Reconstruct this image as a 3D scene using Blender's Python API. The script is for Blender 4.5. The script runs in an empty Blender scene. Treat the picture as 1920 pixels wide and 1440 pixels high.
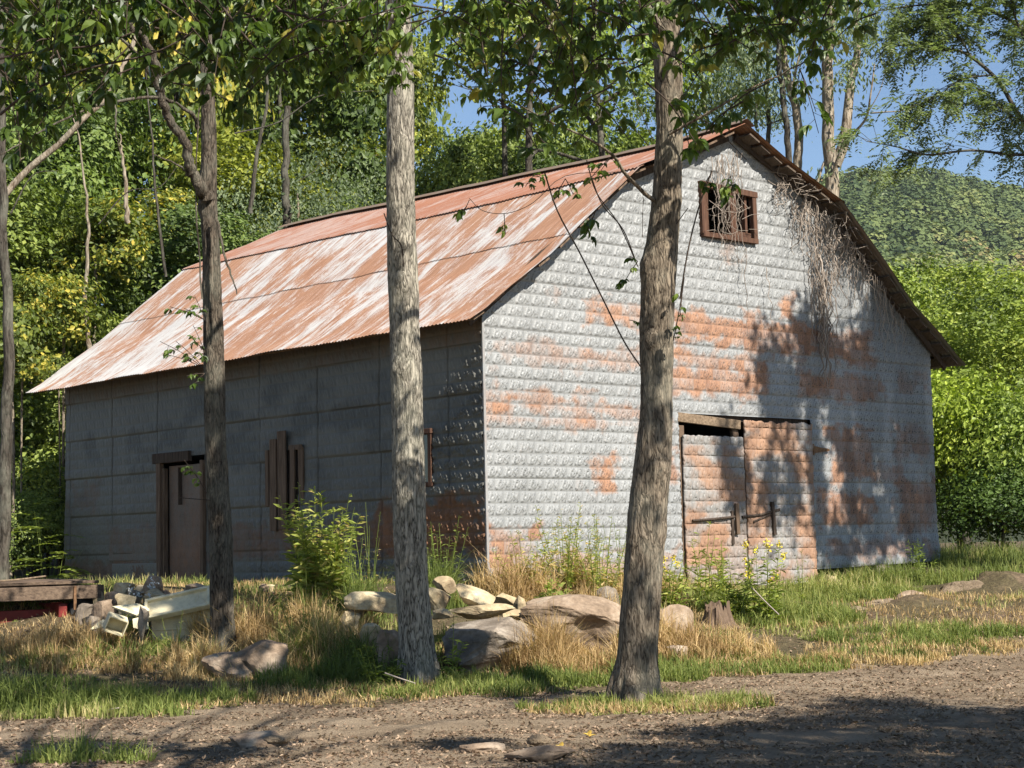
import bpy, math, random
import numpy as np
from mathutils import Vector, Matrix
rng = np.random.default_rng(7)
random.seed(7)
S = bpy.context.scene
COL = S.collection
R = math.radians

# ------------------------------------------------------------ camera maths
FPX = 3300.0; PITCH = 0.092638; ROLL = -0.023158; EYE = 1.35
_F = np.array([0, math.cos(PITCH), math.sin(PITCH)])
_R = np.array([1.0, 0, 0]); _U = np.cross(_R, _F)
CR = math.cos(ROLL) * _R + math.sin(ROLL) * _U
CU = -math.sin(ROLL) * _R + math.cos(ROLL) * _U
CAM = np.array([0, 0, EYE])
def ray(u, v):
    return _F * FPX + CR * (u - 960) - CU * (v - 720)
def at(u, v, Y):
    """world point seen at photo pixel u,v at distance Y ahead of the camera"""
    d = ray(u, v); return CAM + d * (Y / d[1])
def mpp(Y): return Y / FPX            # metres per photo pixel at distance Y

# barn frame
YAW = 0.827124
EA = np.array([math.sin(YAW), math.cos(YAW), 0.0]); EB = np.array([-math.cos(YAW), math.sin(YAW), 0.0])
_cx, _cy = 14.006157, 15.732752
BO = np.array([_cx * math.sin(YAW) - _cy * math.cos(YAW), _cx * math.cos(YAW) + _cy * math.sin(YAW), EYE - 0.728102])
BW, BL = 9.353, 10.26
def barn(a, b, z): return BO + EA * a + EB * b + np.array([0, 0, z])
def on_gable(u, v, b=0.0):
    d = ray(u, v); n = EB; t = ((BO + EB * b - CAM) @ n) / (d @ n); q = CAM + d * t - BO
    return q @ EA, q[2]
def on_side(u, v, a=0.0):
    d = ray(u, v); n = EA; t = ((BO + EA * a - CAM) @ n) / (d @ n); q = CAM + d * t - BO
    return q @ EB, q[2]

# ------------------------------------------------------------ noise
def _hash(ix, iy, iz, seed):
    n = (ix.astype(np.int64) * 374761393 + iy.astype(np.int64) * 668265263 + iz.astype(np.int64) * 2147483647 + seed * 974711) & 0xffffffff
    n = ((n ^ (n >> 13)) * 1274126177) & 0xffffffff
    n = (n ^ (n >> 16)) & 0xffffffff
    return n / 4294967295.0
def vnoise(x, y, z=0.0, seed=0, per=None):
    x, y, z = np.broadcast_arrays(np.asarray(x, float), np.asarray(y, float), np.asarray(z, float))
    ix, iy, iz = np.floor(x).astype(np.int64), np.floor(y).astype(np.int64), np.floor(z).astype(np.int64)
    fx, fy, fz = x - ix, y - iy, z - iz
    fx, fy, fz = fx * fx * (3 - 2 * fx), fy * fy * (3 - 2 * fy), fz * fz * (3 - 2 * fz)
    r = 0
    for dx in (0, 1):
        for dy in (0, 1):
            for dz in (0, 1):
                w = (fx if dx else 1 - fx) * (fy if dy else 1 - fy) * (fz if dz else 1 - fz)
                jx, jy = ix + dx, iy + dy
                if per: jx, jy = jx % per[0], jy % per[1]
                r = r + w * _hash(jx, jy, iz + dz, seed)
    return r
def fbm(x, y, z=0.0, seed=0, oct=4):
    r = 0; a = .5; s = 0
    for i in range(oct):
        r = r + a * vnoise(np.asarray(x) * 2 ** i, np.asarray(y) * 2 ** i, np.asarray(z) * 2 ** i, seed + i * 17); s += a; a *= .5
    return r / s
def sstep(e0, e1, x):
    t = np.clip((x - e0) / (e1 - e0), 0, 1); return t * t * (3 - 2 * t)

# ------------------------------------------------------------ mesh building
class MB:
    def __init__(s): s.ch = []; s.n = 0
    def add(s, V, F, A=None, mi=0):
        V = np.asarray(V, float).reshape(-1, 3)
        F = np.asarray(F, np.int64)
        if A is None: A = np.zeros(len(V))
        A = np.broadcast_to(np.asarray(A, float), (len(V),))
        s.ch.append((V, F + s.n, A, mi)); s.n += len(V)
    def box(s, c, size, rot=None, A=0.5, jit=0.0):
        h = np.array(size) / 2
        V = np.array([[x, y, z] for x in (-1, 1) for y in (-1, 1) for z in (-1, 1)]) * h
        if jit: V = V + rng.normal(0, jit, V.shape)
        if rot is not None: V = V @ np.array(rot).T
        s.add(V + np.array(c), [[0, 1, 3, 2], [4, 6, 7, 5], [0, 4, 5, 1], [2, 3, 7, 6], [0, 2, 6, 4], [1, 5, 7, 3]], A)
    def tube(s, P, rad, sides=6, A=0.5, cap=True):
        P = np.asarray(P, float); n = len(P)
        rad = np.broadcast_to(np.asarray(rad, float), (n,))
        T = np.gradient(P, axis=0); T /= np.linalg.norm(T, axis=1)[:, None] + 1e-9
        ref = np.array([0.3, 0.9, 0.1]) if abs(T[:, 2]).mean() > .7 else np.array([0, 0, 1.0])
        B = np.cross(T, ref); B /= np.linalg.norm(B, axis=1)[:, None] + 1e-9
        N = np.cross(B, T)
        th = np.linspace(0, 2 * np.pi, sides, endpoint=False)
        V = P[:, None, :] + rad[:, None, None] * (np.cos(th)[None, :, None] * B[:, None, :] + np.sin(th)[None, :, None] * N[:, None, :])
        i = np.arange(n - 1)[:, None] * sides; j = np.arange(sides)[None, :]; k = (j + 1) % sides
        F = np.stack([i + j, i + k, i + sides + k, i + sides + j], -1).reshape(-1, 4)
        s.add(V.reshape(-1, 3), F, A)
        if cap and sides >= 3:
            s.add(V[-1], [list(range(sides))], A if np.isscalar(A) else .5); s.add(V[0][::-1], [list(range(sides))], A if np.isscalar(A) else .5)
    def grid(s, X, A=None, keep=None):
        """X (n,m,3)"""
        n, m = X.shape[:2]
        i = np.arange(n - 1)[:, None] * m; j = np.arange(m - 1)[None, :]
        F = np.stack([i + j, i + j + 1, i + m + j + 1, i + m + j], -1)
        if keep is not None: F = F[keep]
        s.add(X.reshape(-1, 3), F.reshape(-1, 4), None if A is None else np.asarray(A).reshape(-1))
    def build(s, name, mat, parent=None, smooth=False, uv=None, rel=None, flip=False):
        V = np.concatenate([c[0] for c in s.ch]); A = np.concatenate([c[2] for c in s.ch])
        if rel is not None: V = V - np.asarray(rel)
        loops = np.concatenate([(c[1][:, ::-1] if flip else c[1]).reshape(-1) for c in s.ch])
        tot = np.concatenate([np.full(len(c[1]), c[1].shape[1]) for c in s.ch])
        st = np.concatenate([[0], np.cumsum(tot)[:-1]])
        me = bpy.data.meshes.new(name)
        me.vertices.add(len(V)); me.vertices.foreach_set('co', V.astype(np.float32).ravel())
        me.loops.add(len(loops)); me.loops.foreach_set('vertex_index', loops.astype(np.int32))
        me.polygons.add(len(tot)); me.polygons.foreach_set('loop_start', st.astype(np.int32))
        try: me.polygons.foreach_set('loop_total', tot.astype(np.int32))
        except Exception: pass
        me.update(calc_edges=True)
        at_ = me.attributes.new('v', 'FLOAT', 'POINT'); at_.data.foreach_set('value', A.astype(np.float32))
        if uv is not None:
            for k, arr in uv.items():
                a2 = me.attributes.new(k, 'FLOAT', 'POINT'); a2.data.foreach_set('value', np.asarray(arr, np.float32).ravel())
        me.polygons.foreach_set('use_smooth', np.full(len(tot), smooth))
        me.validate()
        me.materials.append(mat)
        o = bpy.data.objects.new(name, me); COL.objects.link(o)
        if parent is not None: o.parent = parent
        return o
def empty(name, label, cat, loc=(0, 0, 0), group=None):
    o = bpy.data.objects.new(name, None); COL.objects.link(o); o.location = [float(x) for x in loc]
    o.empty_display_size = .2
    return tag(o, label, cat, group)
def tag(o, label=None, cat=None, group=None, kind=None):
    if label: o['label'] = label
    if cat: o['category'] = cat
    if group: o['group'] = group
    if kind: o['kind'] = kind
    return o
def clone(o, parent=None):
    c = o.copy(); COL.objects.link(c); c.parent = parent
    for ch in [x for x in bpy.data.objects if x.parent == o]: clone(ch, c)
    return c
def rotz(a): return np.array([[math.cos(a), -math.sin(a), 0], [math.sin(a), math.cos(a), 0], [0, 0, 1]])
def euler(rx, ry, rz):
    return np.array(Matrix.Rotation(rz, 3, 'Z') @ Matrix.Rotation(ry, 3, 'Y') @ Matrix.Rotation(rx, 3, 'X'))
def unit(v): v = np.asarray(v, float); return v / (np.linalg.norm(v, axis=-1, keepdims=True) + 1e-9)
def curve(pts, n=12):
    """catmull-rom through points"""
    P = np.array(pts, float)
    if len(P) == 2: return P[0] + (P[1] - P[0]) * np.linspace(0, 1, n)[:, None]
    Q = np.vstack([2 * P[0] - P[1], P, 2 * P[-1] - P[-2]]); out = []
    per = max(2, int(math.ceil(n / (len(P) - 1))))
    for i in range(1, len(Q) - 2):
        t = np.linspace(0, 1, per, endpoint=False)[:, None]
        a, b, c, d = Q[i - 1], Q[i], Q[i + 1], Q[i + 2]
        out.append(.5 * ((2 * b) + (c - a) * t + (2 * a - 5 * b + 4 * c - d) * t ** 2 + (3 * b - a - 3 * c + d) * t ** 3))
    out.append(P[-1:]); return np.vstack(out)

# ------------------------------------------------------------ materials
class M:
    def __init__(s, name):
        s.m = bpy.data.materials.new(name); s.m.use_nodes = True; s.t = s.m.node_tree; s.t.nodes.clear()
        s.out = s.t.nodes.new('ShaderNodeOutputMaterial')
    def n(s, typ, **kw):
        nd = s.t.nodes.new(typ)
        for k, v in kw.items():
            if k == 'ins':
                for a, b in v.items():
                    if isinstance(b, bpy.types.NodeSocket): s.t.links.new(b, nd.inputs[a])
                    else: nd.inputs[a].default_value = b
            else: setattr(nd, k, v)
        return nd
    def link(s, a, b): s.t.links.new(a, b)
    def attr(s, name='v'): return s.n('ShaderNodeAttribute', attribute_name=name).outputs['Fac']
    def obj(s): return s.n('ShaderNodeTexCoord').outputs['Object']
    def geo(s): return s.n('ShaderNodeNewGeometry').outputs['Position']
    def mapv(s, vec, scale=(1, 1, 1), rot=(0, 0, 0)):
        return s.n('ShaderNodeMapping', ins={'Vector': vec, 'Scale': scale, 'Rotation': rot}).outputs[0]
    def noise(s, vec, scale=5., detail=6., rough=.6, dist=0.):
        return s.n('ShaderNodeTexNoise', ins={'Vector': vec, 'Scale': scale, 'Detail': detail, 'Roughness': rough, 'Distortion': dist}).outputs['Fac']
    def ramp(s, fac, stops, interp='LINEAR'):
        r = s.n('ShaderNodeValToRGB', ins={'Fac': fac}); cr = r.color_ramp; cr.interpolation = interp
        while len(cr.elements) < len(stops): cr.elements.new(.5)
        for e, (p, c) in zip(cr.elements, stops):
            e.position = p; e.color = (c[0], c[1], c[2], 1) if not np.isscalar(c) else (c, c, c, 1)
        return r.outputs['Color']
    def mix(s, f, a, b, mode='MIX'):
        nd = s.n('ShaderNodeMix', data_type='RGBA', blend_type=mode)
        for i, v in ((0, f), (6, a), (7, b)):
            if isinstance(v, bpy.types.NodeSocket): s.t.links.new(v, nd.inputs[i])
            else: nd.inputs[i].default_value = v if i == 0 else (v[0], v[1], v[2], 1)
        return nd.outputs[2]
    def math(s, op, a, b=0., clamp=False):
        nd = s.n('ShaderNodeMath', operation=op, use_clamp=clamp)
        for i, v in ((0, a), (1, b)):
            if isinstance(v, bpy.types.NodeSocket): s.t.links.new(v, nd.inputs[i])
            else: nd.inputs[i].default_value = v
        return nd.outputs[0]
    def bump(s, h, strength=.5, dist=.02):
        return s.n('ShaderNodeBump', ins={'Height': h, 'Strength': strength, 'Distance': dist}).outputs[0]
    def pbr(s, color, rough=.7, metal=0., spec=.3, normal=None):
        p = s.n('ShaderNodeBsdfPrincipled')
        for k, v in (('Base Color', color), ('Roughness', rough), ('Metallic', metal), ('Specular IOR Level', spec), ('Normal', normal)):
            if v is None: continue
            if isinstance(v, bpy.types.NodeSocket): s.t.links.new(v, p.inputs[k])
            else: p.inputs[k].default_value = (v[0], v[1], v[2], 1) if k == 'Base Color' else v
        s.t.links.new(p.outputs[0], s.out.inputs[0]); return p

def leaf_mat(name, stops, trans=.35, rough=.45, spec=.35, tint=False):
    m = M(name); v = m.attr()
    col = m.ramp(v, stops)
    if tint:
        oi = m.n('ShaderNodeObjectInfo').outputs['Color']; col = m.mix(1.0, col, oi, 'MULTIPLY')
    p = m.pbr(col, rough, 0, spec)
    tr = m.n('ShaderNodeBsdfTranslucent')
    tc = m.mix(1.0, col, (1.25, 1.35, .55), 'MULTIPLY'); m.link(tc, tr.inputs['Color'])
    mx = m.n('ShaderNodeMixShader', ins={'Fac': trans}); m.link(p.outputs[0], mx.inputs[1]); m.link(tr.outputs[0], mx.inputs[2])
    m.link(mx.outputs[0], m.out.inputs[0]); return m.m

def bark_mat(name, dark, light, scale=1.0, lichen=(.36, .36, .28), lf=.2):
    m = M(name); o = m.obj()
    wn_ = m.n('ShaderNodeTexNoise', ins={'Vector': m.mapv(o, (5, 5, 3)), 'Scale': 1.5, 'Detail': 3.}).outputs['Color']
    w = m.mapv(o, (21 * scale, 21 * scale, 3.6 * scale)); w = m.mix(1.0, w, m.mix(.5, (0, 0, 0), wn_), 'ADD')
    n_a = m.noise(w, 1.3, 6, .55, .9); rid = m.math('ABSOLUTE', m.math('SUBTRACT', n_a, .5))
    w2 = m.mapv(o, (40 * scale, 40 * scale, 13 * scale)); n_b = m.noise(w2, 1.2, 7, .7, .3)
    vo = m.n('ShaderNodeTexVoronoi', feature='DISTANCE_TO_EDGE', ins={'Vector': m.mix(.5, m.mapv(o, (24 * scale, 24 * scale, 7 * scale)), wn_, 'ADD'), 'Scale': 1.3, 'Randomness': 1.0}).outputs['Distance']
    h = m.math('ADD', m.math('MULTIPLY', m.math('MINIMUM', rid, .14), 3.6), m.math('MULTIPLY', n_b, .55)); h = m.math('ADD', h, m.math('MULTIPLY', m.math('MINIMUM', vo, .2), .9))
    c = m.ramp(h, [(.30, dark), (.54, [(a + b) / 2 for a, b in zip(dark, light)]), (.84, light)])
    big = m.ramp(m.noise(m.mapv(o, (2.5, 2.5, 1.4)), 1.5, 5, .6), [(.45, 0), (.62, 1)])
    c = m.mix(m.math('MULTIPLY', big, lf), c, lichen)
    m.pbr(c, .95, 0, .1, m.bump(h, .95, .014)); return m.m

def wood_mat(name, dark, light, axis=2):
    m = M(name); o = m.obj(); sc = [28, 28, 28]; sc[axis] = 2.0
    n1 = m.noise(m.mapv(o, sc), 1.2, 7, .65, .4); n2 = m.noise(o, 2.5, 5, .6)
    c = m.ramp(n1, [(.3, dark), (.65, light)])
    c = m.mix(m.math('MULTIPLY', n2, .6), c, [x * .6 for x in dark])
    m.pbr(c, .85, 0, .15, m.bump(n1, .6, .01)); return m.m

def rock_mat(name, c1, c2, c3):
    m = M(name); g = m.geo()
    n1 = m.noise(g, 3.5, 8, .62, .3); n2 = m.noise(g, 22, 8, .7)
    c = m.ramp(n1, [(.32, c1), (.52, c2), (.68, c3)])
    c = m.mix(m.ramp(n2, [(.4, 0), (.75, .55)]), c, [x * .45 for x in c1])
    h = m.math('ADD', m.math('MULTIPLY', n1, .6), m.math('MULTIPLY', n2, .4))
    m.pbr(c, .9, 0, .2, m.bump(h, .9, .03)); return m.m

# sheet metal (walls); attributes: v = rust 0..1, w = darkening 0..1 (soot, joints, painted-in shade)
def tin_mat(name, metal, rust, rust2, metal_spec=.35):
    m = M(name); g = m.geo(); r = m.attr('v'); w = m.attr('w')
    n1 = m.noise(m.mapv(g, (1, 1, .6)), 8, 9, .74, .3); n2 = m.noise(g, 48, 5, .75); n3 = m.noise(g, 1.7, 5, .6)
    rr = m.math('ADD', r, m.math('MULTIPLY', m.math('SUBTRACT', n1, .5), 1.1))
    rr = m.math('ADD', rr, m.math('MULTIPLY', m.math('SUBTRACT', n2, .5), .5))
    mask = m.math('MULTIPLY', m.ramp(rr, [(.12, 0), (.95, 1)]), .95)
    mc = m.ramp(n3, [(.3, [x * .8 for x in metal]), (.7, metal)])
    mc = m.mix(m.ramp(n2, [(.45, 0), (.8, .45)]), mc, [x * .62 for x in metal])
    rc = m.ramp(m.noise(m.mapv(g, (1, 1, .5)), 5, 7, .7), [(.34, rust2), (.6, rust)])
    c = m.mix(mask, mc, rc)
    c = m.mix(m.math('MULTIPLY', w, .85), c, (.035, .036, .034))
    rough = m.ramp(mask, [(0, .42), (1, .85)])
    m.pbr(c, rough, 0.0, metal_spec, m.bump(n2, .25, .004)); return m.m

MT = {}
MT['tin'] = tin_mat('stamped_tin', (.295, .297, .292), (.34, .18, .105), (.20, .10, .06))
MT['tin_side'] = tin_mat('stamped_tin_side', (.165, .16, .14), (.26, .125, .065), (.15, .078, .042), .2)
MT['tin_door'] = tin_mat('stamped_tin_door', (.28, .27, .255), (.33, .185, .11), (.21, .115, .07))
MT['bark_r'] = bark_mat('bark_brown', (.03, .022, .016), (.25, .20, .145), 1.0)
MT['bark_m'] = bark_mat('bark_grey', (.035, .03, .023), (.37, .33, .265), 1.0, (.40, .39, .29))
MT['bark_l'] = bark_mat('bark_shaded', (.014, .011, .008), (.125, .10, .075), 1.1)  # pale bark darkened all over, standing in for canopy shade
MT['bark_bg'] = bark_mat('bark_pale', (.10, .07, .045), (.34, .28, .21), .5)
MT['bark_bgd'] = bark_mat('bark_wood', (.02, .017, .013), (.085, .072, .058), .5)
MT['wood'] = wood_mat('weathered_wood', (.07, .045, .03), (.23, .16, .11))
MT['woodr'] = wood_mat('brown_frame_wood', (.05, .026, .018), (.16, .085, .055))
MT['woodh'] = wood_mat('weathered_wood_h', (.10, .07, .045), (.33, .24, .16), 0)
MT['boardd'] = wood_mat('old_sheathing', (.045, .034, .026), (.17, .13, .10), 1)
MT['woodd'] = wood_mat('dark_wood', (.03, .022, .017), (.11, .08, .06))
MT['rock_t'] = rock_mat('sandstone', (.24, .175, .105), (.48, .38, .23), (.64, .54, .36))
MT['rock_g'] = rock_mat('grey_boulder', (.12, .095, .07), (.24, .195, .15), (.42, .36, .29))
MT['rock_r'] = rock_mat('brown_stone', (.15, .105, .07), (.29, .21, .145), (.43, .34, .25))
G1 = [(0, (.06, .085, .018)), (.35, (.15, .19, .04)), (.7, (.27, .32, .07)), (1, (.40, .42, .10))]
MT['leaf_bg'] = leaf_mat('wood_leaves', G1, .3, .5, .3, True)
MT['leaf_yel'] = leaf_mat('yellowing_leaves', [(0, (.06, .085, .015)), (.5, (.15, .19, .035)), (.78, (.36, .33, .05)), (1, (.66, .50, .10))], .35, .5, .3)
MT['leaf_fg'] = leaf_mat('hickory_leaves', [(0, (.025, .045, .008)), (.5, (.085, .135, .022)), (.9, (.20, .26, .05)), (1, (.34, .30, .06))], .40, .42, .5)
MT['leaf_loc'] = leaf_mat('locust_leaves', [(0, (.09, .12, .065)), (.6, (.20, .25, .135)), (1, (.33, .37, .19))], .42, .5, .3)
MT['weed'] = leaf_mat('weed_leaves', [(0, (.06, .09, .02)), (.6, (.20, .25, .05)), (.9, (.38, .40, .09)), (1, (.48, .36, .15))], .35, .55, .25)
MT['grass'] = leaf_mat('grass_blades', [(0, (.07, .09, .022)), (.5, (.16, .20, .05)), (.85, (.30, .31, .09)), (1, (.45, .38, .18))], .3, .6, .2)
MT['dry'] = leaf_mat('dry_grass_blades', [(0, (.20, .12, .055)), (.5, (.45, .30, .14)), (1, (.68, .52, .27))], .25, .7, .15)
MT['litter'] = leaf_mat('dead_leaves', [(0, (.09, .058, .038)), (.5, (.24, .165, .11)), (.92, (.38, .275, .19)), (1, (.60, .42, .10))], .1, .8, .15)
MT['vine'] = leaf_mat('dead_vine_stems', [(0, (.12, .095, .075)), (1, (.42, .35, .29))], .0, .9, .1)
def plain(name, col, rough=.6, metal=0., spec=.3, var=.35, sc=8):
    m = M(name); g = m.geo(); n = m.noise(g, sc, 7, .65)
    c = m.ramp(n, [(.3, [x * (1 - var) for x in col]), (.7, col)]); m.pbr(c, rough, metal, spec, m.bump(n, .3, .006)); return m.m
MT['cream'] = plain('old_enamel', (.80, .70, .46), .6, 0, .3, .45, 7)
MT['redpaint'] = plain('red_frame_paint', (.20, .02, .015), .6, 0, .4, .6)
MT['rubber'] = plain('tyre_rubber', (.03, .03, .032), .8)
MT['iron'] = plain('rusty_iron', (.22, .12, .06), .8, 0, .2, .5, 30)
MT['dark'] = plain('earth_dark_interior', (.02, .017, .014), .95)
MT['flower'] = plain('yellow_flower', (.75, .60, .05), .7)
MT['white'] = plain('white_flower', (.7, .7, .66), .7)

# ============================================================ BARN
barn_o = empty('barn', 'old gambrel barn clad in stamped tin with a rusty metal roof', 'barn', BO + np.array([0, 0, .2]))
BR = np.asarray(barn_o.location)
PA = np.array([-.5, -.23, .18, .85, 1.65, 2.5, 3.86, 4.68, 5.5, 6.86, 7.71, 8.51, 9.18, 9.59, 9.86])
PZ = np.array([3.40, 3.56, 3.86, 4.30, 4.94, 5.60, 6.13, 6.50, 6.13, 5.62, 4.94, 4.26, 3.86, 3.56, 3.40])
def prof(a): return np.interp(a, PA, PZ)
ROW = .1525; BLK = .27
def emboss(a, z, z0, amp=.0165):
    r = np.floor((z - z0) / ROW); t = (z - z0) / ROW - r
    s = a / BLK + .5 * (np.mod(r, 2)); k = np.floor(s); s = s - k
    m = np.minimum(np.minimum(s, 1 - s) * BLK, np.minimum(t, 1 - t) * ROW)
    panel = sstep(.004, .014, m)
    g = 0
    X = s * BLK; T = t * ROW                                 # rock-face facets: sharp little ridges, the same in every block
    for (x0, y0, x1, y1, r, hh) in ((.030, .030, .072, .118, .022, 1.0), (.060, .118, .118, .112, .017, .8), (.085, .050, .125, .098, .018, .95), (.108, .046, .150, .060, .015, .7), (.140, .070, .168, .118, .019, 1.0), (.168, .104, .205, .066, .018, .9), (.195, .066, .235, .112, .017, .85), (.045, .026, .130, .036, .012, .5), (.175, .036, .235, .024, .012, .5), (.225, .050, .245, .090, .014, .8)):
        dx, dy = x1 - x0, y1 - y0; q = np.clip(((X - x0) * dx + (T - y0) * dy) / (dx * dx + dy * dy), 0, 1)
        dd = np.hypot(X - x0 - q * dx, T - y0 - q * dy); g = np.maximum(g, hh * np.clip(1 - dd / r, 0, 1))
    g = g * (.75 + .5 * vnoise(X * 60 + np.mod(r, 2) * 5, T * 60, 0, 13))
    line = -(1 - sstep(0, .006, m)) * .004
    return panel * .0042 + (g * amp) * sstep(.008, .022, m) + line
def groove(a, z, z0):
    r = np.floor((z - z0) / ROW); t = (z - z0) / ROW - r; s = a / BLK + .5 * (np.mod(r, 2)); s = s - np.floor(s)
    return 1 - sstep(.0, .013, np.minimum(np.minimum(s, 1 - s) * BLK, np.minimum(t, 1 - t) * ROW))
def tin_wall(name, axis, n_out, a0, a1, z0, z1, step, hfun, holes, rust_shade_f, mat, topf=None, botf=None, off=0.0):
    na = int((a1 - a0) / step) + 1; nz = int((z1 - z0) / step) + 1
    A, Z = np.meshgrid(np.linspace(a0, a1, na), np.linspace(z0, z1, nz), indexing='ij')
    Zc = Z.copy()
    if topf is not None: Zc = np.minimum(Zc, topf(A))
    if botf is not None: Zc = np.maximum(Zc, botf(A))
    keep = np.ones((na - 1, nz - 1), bool)
    ac = (A[:-1, :-1] + A[1:, 1:]) / 2; zc = (Z[:-1, :-1] + Z[1:, 1:]) / 2
    for (h0, h1, k0, k1) in holes: keep &= ~((ac > h0) & (ac < h1) & (zc > k0) & (zc < k1))
    if topf is not None: keep &= (Z[:-1, :-1] < topf(A[:-1, :-1]))
    if botf is not None: keep &= (Z[1:, 1:] > botf(A[1:, 1:]))
    H = hfun(A, Zc) + off
    P = BO + axis * A[..., None] + np.array([0, 0, 1.0]) * Zc[..., None] + n_out * H[..., None]
    rv, wv = rust_shade_f(A, Zc)
    mb = MB(); mb.grid(P, rv, keep)
    return mb.build(name, mat, barn_o, True, {'w': wv}, rel=BR)

def rects(A, Z, lst, seed, e=.15):
    """soft edged stain patches, edges eroded by noise and snapped to courses"""
    N = fbm(A * 5, Z * 7, 0, seed, 4) - .5
    r = np.zeros_like(A)
    for (a0, a1, z0, z1, s) in lst:
        d = np.minimum(np.minimum(A - a0, a1 - A), (np.minimum(Z - z0, z1 - Z)) * 1.6)
        r = np.maximum(r, s * sstep(-e, e, d + N * .62))
    return r
def pxr(fn, lst):
    o = []
    for (u0, v0, u1, v1, s) in lst:
        p = fn(u0, v0); q = fn(u1, v1); p2 = fn(u0, v1); q2 = fn(u1, v0)
        o.append((min(p[0], q[0]), max(p[0], q[0]), (p2[1] + q[1]) / 2, (p[1] + q2[1]) / 2, s))
    return o
ZS, ZT = 3.392713, 3.208298
gr = pxr(on_gable, [(1100, 575, 1210, 608, .75), (1020, 545, 1060, 556, .4), (1262, 585, 1325, 622, .9), (1262, 610, 1640, 655, .95), (1400, 590, 1435, 612, .8), (1340, 632, 1640, 670, .9),
    (1262, 665, 1440, 700, .75), (1262, 690, 1440, 740, .85), (930, 645, 1200, 690, .42), (1080, 655, 1200, 690, .6), (905, 735, 1110, 762, .8), (905, 752, 1200, 782, .72), (905, 780, 1200, 803, .5), (1190, 790, 1265, 850, .6),
    (1121, 852, 1149, 918, .95), (918, 992, 1002, 1085, .95), (1000, 1035, 1270, 1092, .6), (1461, 557, 1488, 596, .95), (1350, 448, 1385, 485, .45), (1240, 850, 1268, 905, .8),
    (1500, 700, 1650, 745, .8), (1680, 700, 1745, 735, .6), (1545, 800, 1640, 900, .9), (1535, 918, 1635, 985, .95), (1670, 795, 1740, 860, .7), (1678, 900, 1755, 1000, .8), (1550, 1010, 1756, 1045, .65), (1640, 870, 1700, 900, .6), (1585, 620, 1640, 690, .8)])
def gable_h(A, Z):
    right = sstep(5.9, 6.8, A)
    h = emboss(A, Z, ZS) * (1 - .45 * right)
    tp = np.mod((Z - ZS) / .61, 1); ap = np.mod(A / 1.48 + .37, 1)
    h += .009 * (1 - tp) + .012 * (fbm(A * 1.3, Z * 1.3, 0, 5, 3) - .5)
    h -= .006 * (1 - sstep(0, .006, np.minimum(ap, 1 - ap) * 1.48))
    h += right * .05 * (fbm(A * 2.2, Z * .6, 3, 9, 2) - .5) * sstep(2.6, 1.2, Z)
    h += right * .05 * sstep(.9, .3, Z)
    return h
def gable_rust_shade(A, Z):
    r = rects(A, Z, gr, 21)
    row = np.floor((Z - ZS) / ROW); s = A / BLK + .5 * np.mod(row, 2)
    blk = _hash(np.floor(s).astype(int), row.astype(int), row.astype(int) * 0, 5)
    r = r * (.74 + .5 * blk) - .05 + .12 * blk * sstep(6.2, 3.0, Z) * (1 - sstep(6, 7, A))
    E = emboss(A, Z, ZS); w = .32 * groove(A, Z, ZS) + .85 * np.exp(-((E - .0066) / .0022) ** 2) * (E > .0046) * (.5 + fbm(A * 2, Z * 4, 0, 38, 3)) + sstep(5.2, 7.5, A) * .38 * sstep(.35, .65, fbm(A * 3.2, Z * .7, 0, 31, 4)) + .12 * sstep(7.5, 9, A)  # narrow dark band at the ridge feet paints in the relief's shade
    return r, w
g_holes = [(3.45, 6.275, 0, 2.46), (4.05, 5.14, 4.97, 5.60)]
def botg(a): return np.where(a > 6.25, .32 + .05 * (a - 6.25) / 3, 0.1)
tin_wall('gable_wall', EA, -EB, 0, BW, .1, 6.5, .0125, gable_h, g_holes, gable_rust_shade, MT['tin'], lambda a: prof(a) - .05, botg)

sr = pxr(on_side, [(700, 935, 912, 1045, .95), (395, 985, 720, 1045, .55), (120, 1050, 300, 1095, .6), (130, 905, 190, 960, .35), (210, 990, 300, 1040, .4), (120, 690, 905, 745, .0)])
def side_amp(B, Z):
    t1 = np.mod((Z - ZT) / .61, 1); lev = np.floor((Z - ZT) / .61)
    lim = np.where(lev == -1, .05 + .75 * (1 - t1), np.where(lev == -2, .15 + .95 * (1 - t1), np.where(lev < -2, 1.25 + .5 * (-lev - 3), 0.0)))
    low = sstep(.9, .3, Z) * 1.2
    return lim + low
def side_h(B, Z):
    lim = side_amp(B, Z)
    amp = .24 + .76 * sstep(.12, -.12, B - lim) + .25 * sstep(2.0, .8, Z) * (B < 5)
    h = emboss(B + .05, Z, ZT, .036) * np.minimum(amp, 1.0)
    tp = np.mod((Z - ZT) / .61, 1); ap = np.mod(B / 1.35 + .52, 1)
    h += .016 * (1 - tp) + .03 * (fbm(np.floor(B / 1.35 + .52) + (Z - ZT) / .61 * .01, np.floor((Z - ZT) / .61) * 3.3 + ap * 1.3, 0, 77, 2) - .5) * sstep(.8, 1.6, B) + .016 * (fbm(B * 1.1, Z * 1.6, 2, 6, 3) - .5) * sstep(0, 1.5, B)
    h -= .022 * (1 - sstep(0, .016, np.minimum(ap, 1 - ap) * 1.35))
    return h
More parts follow.
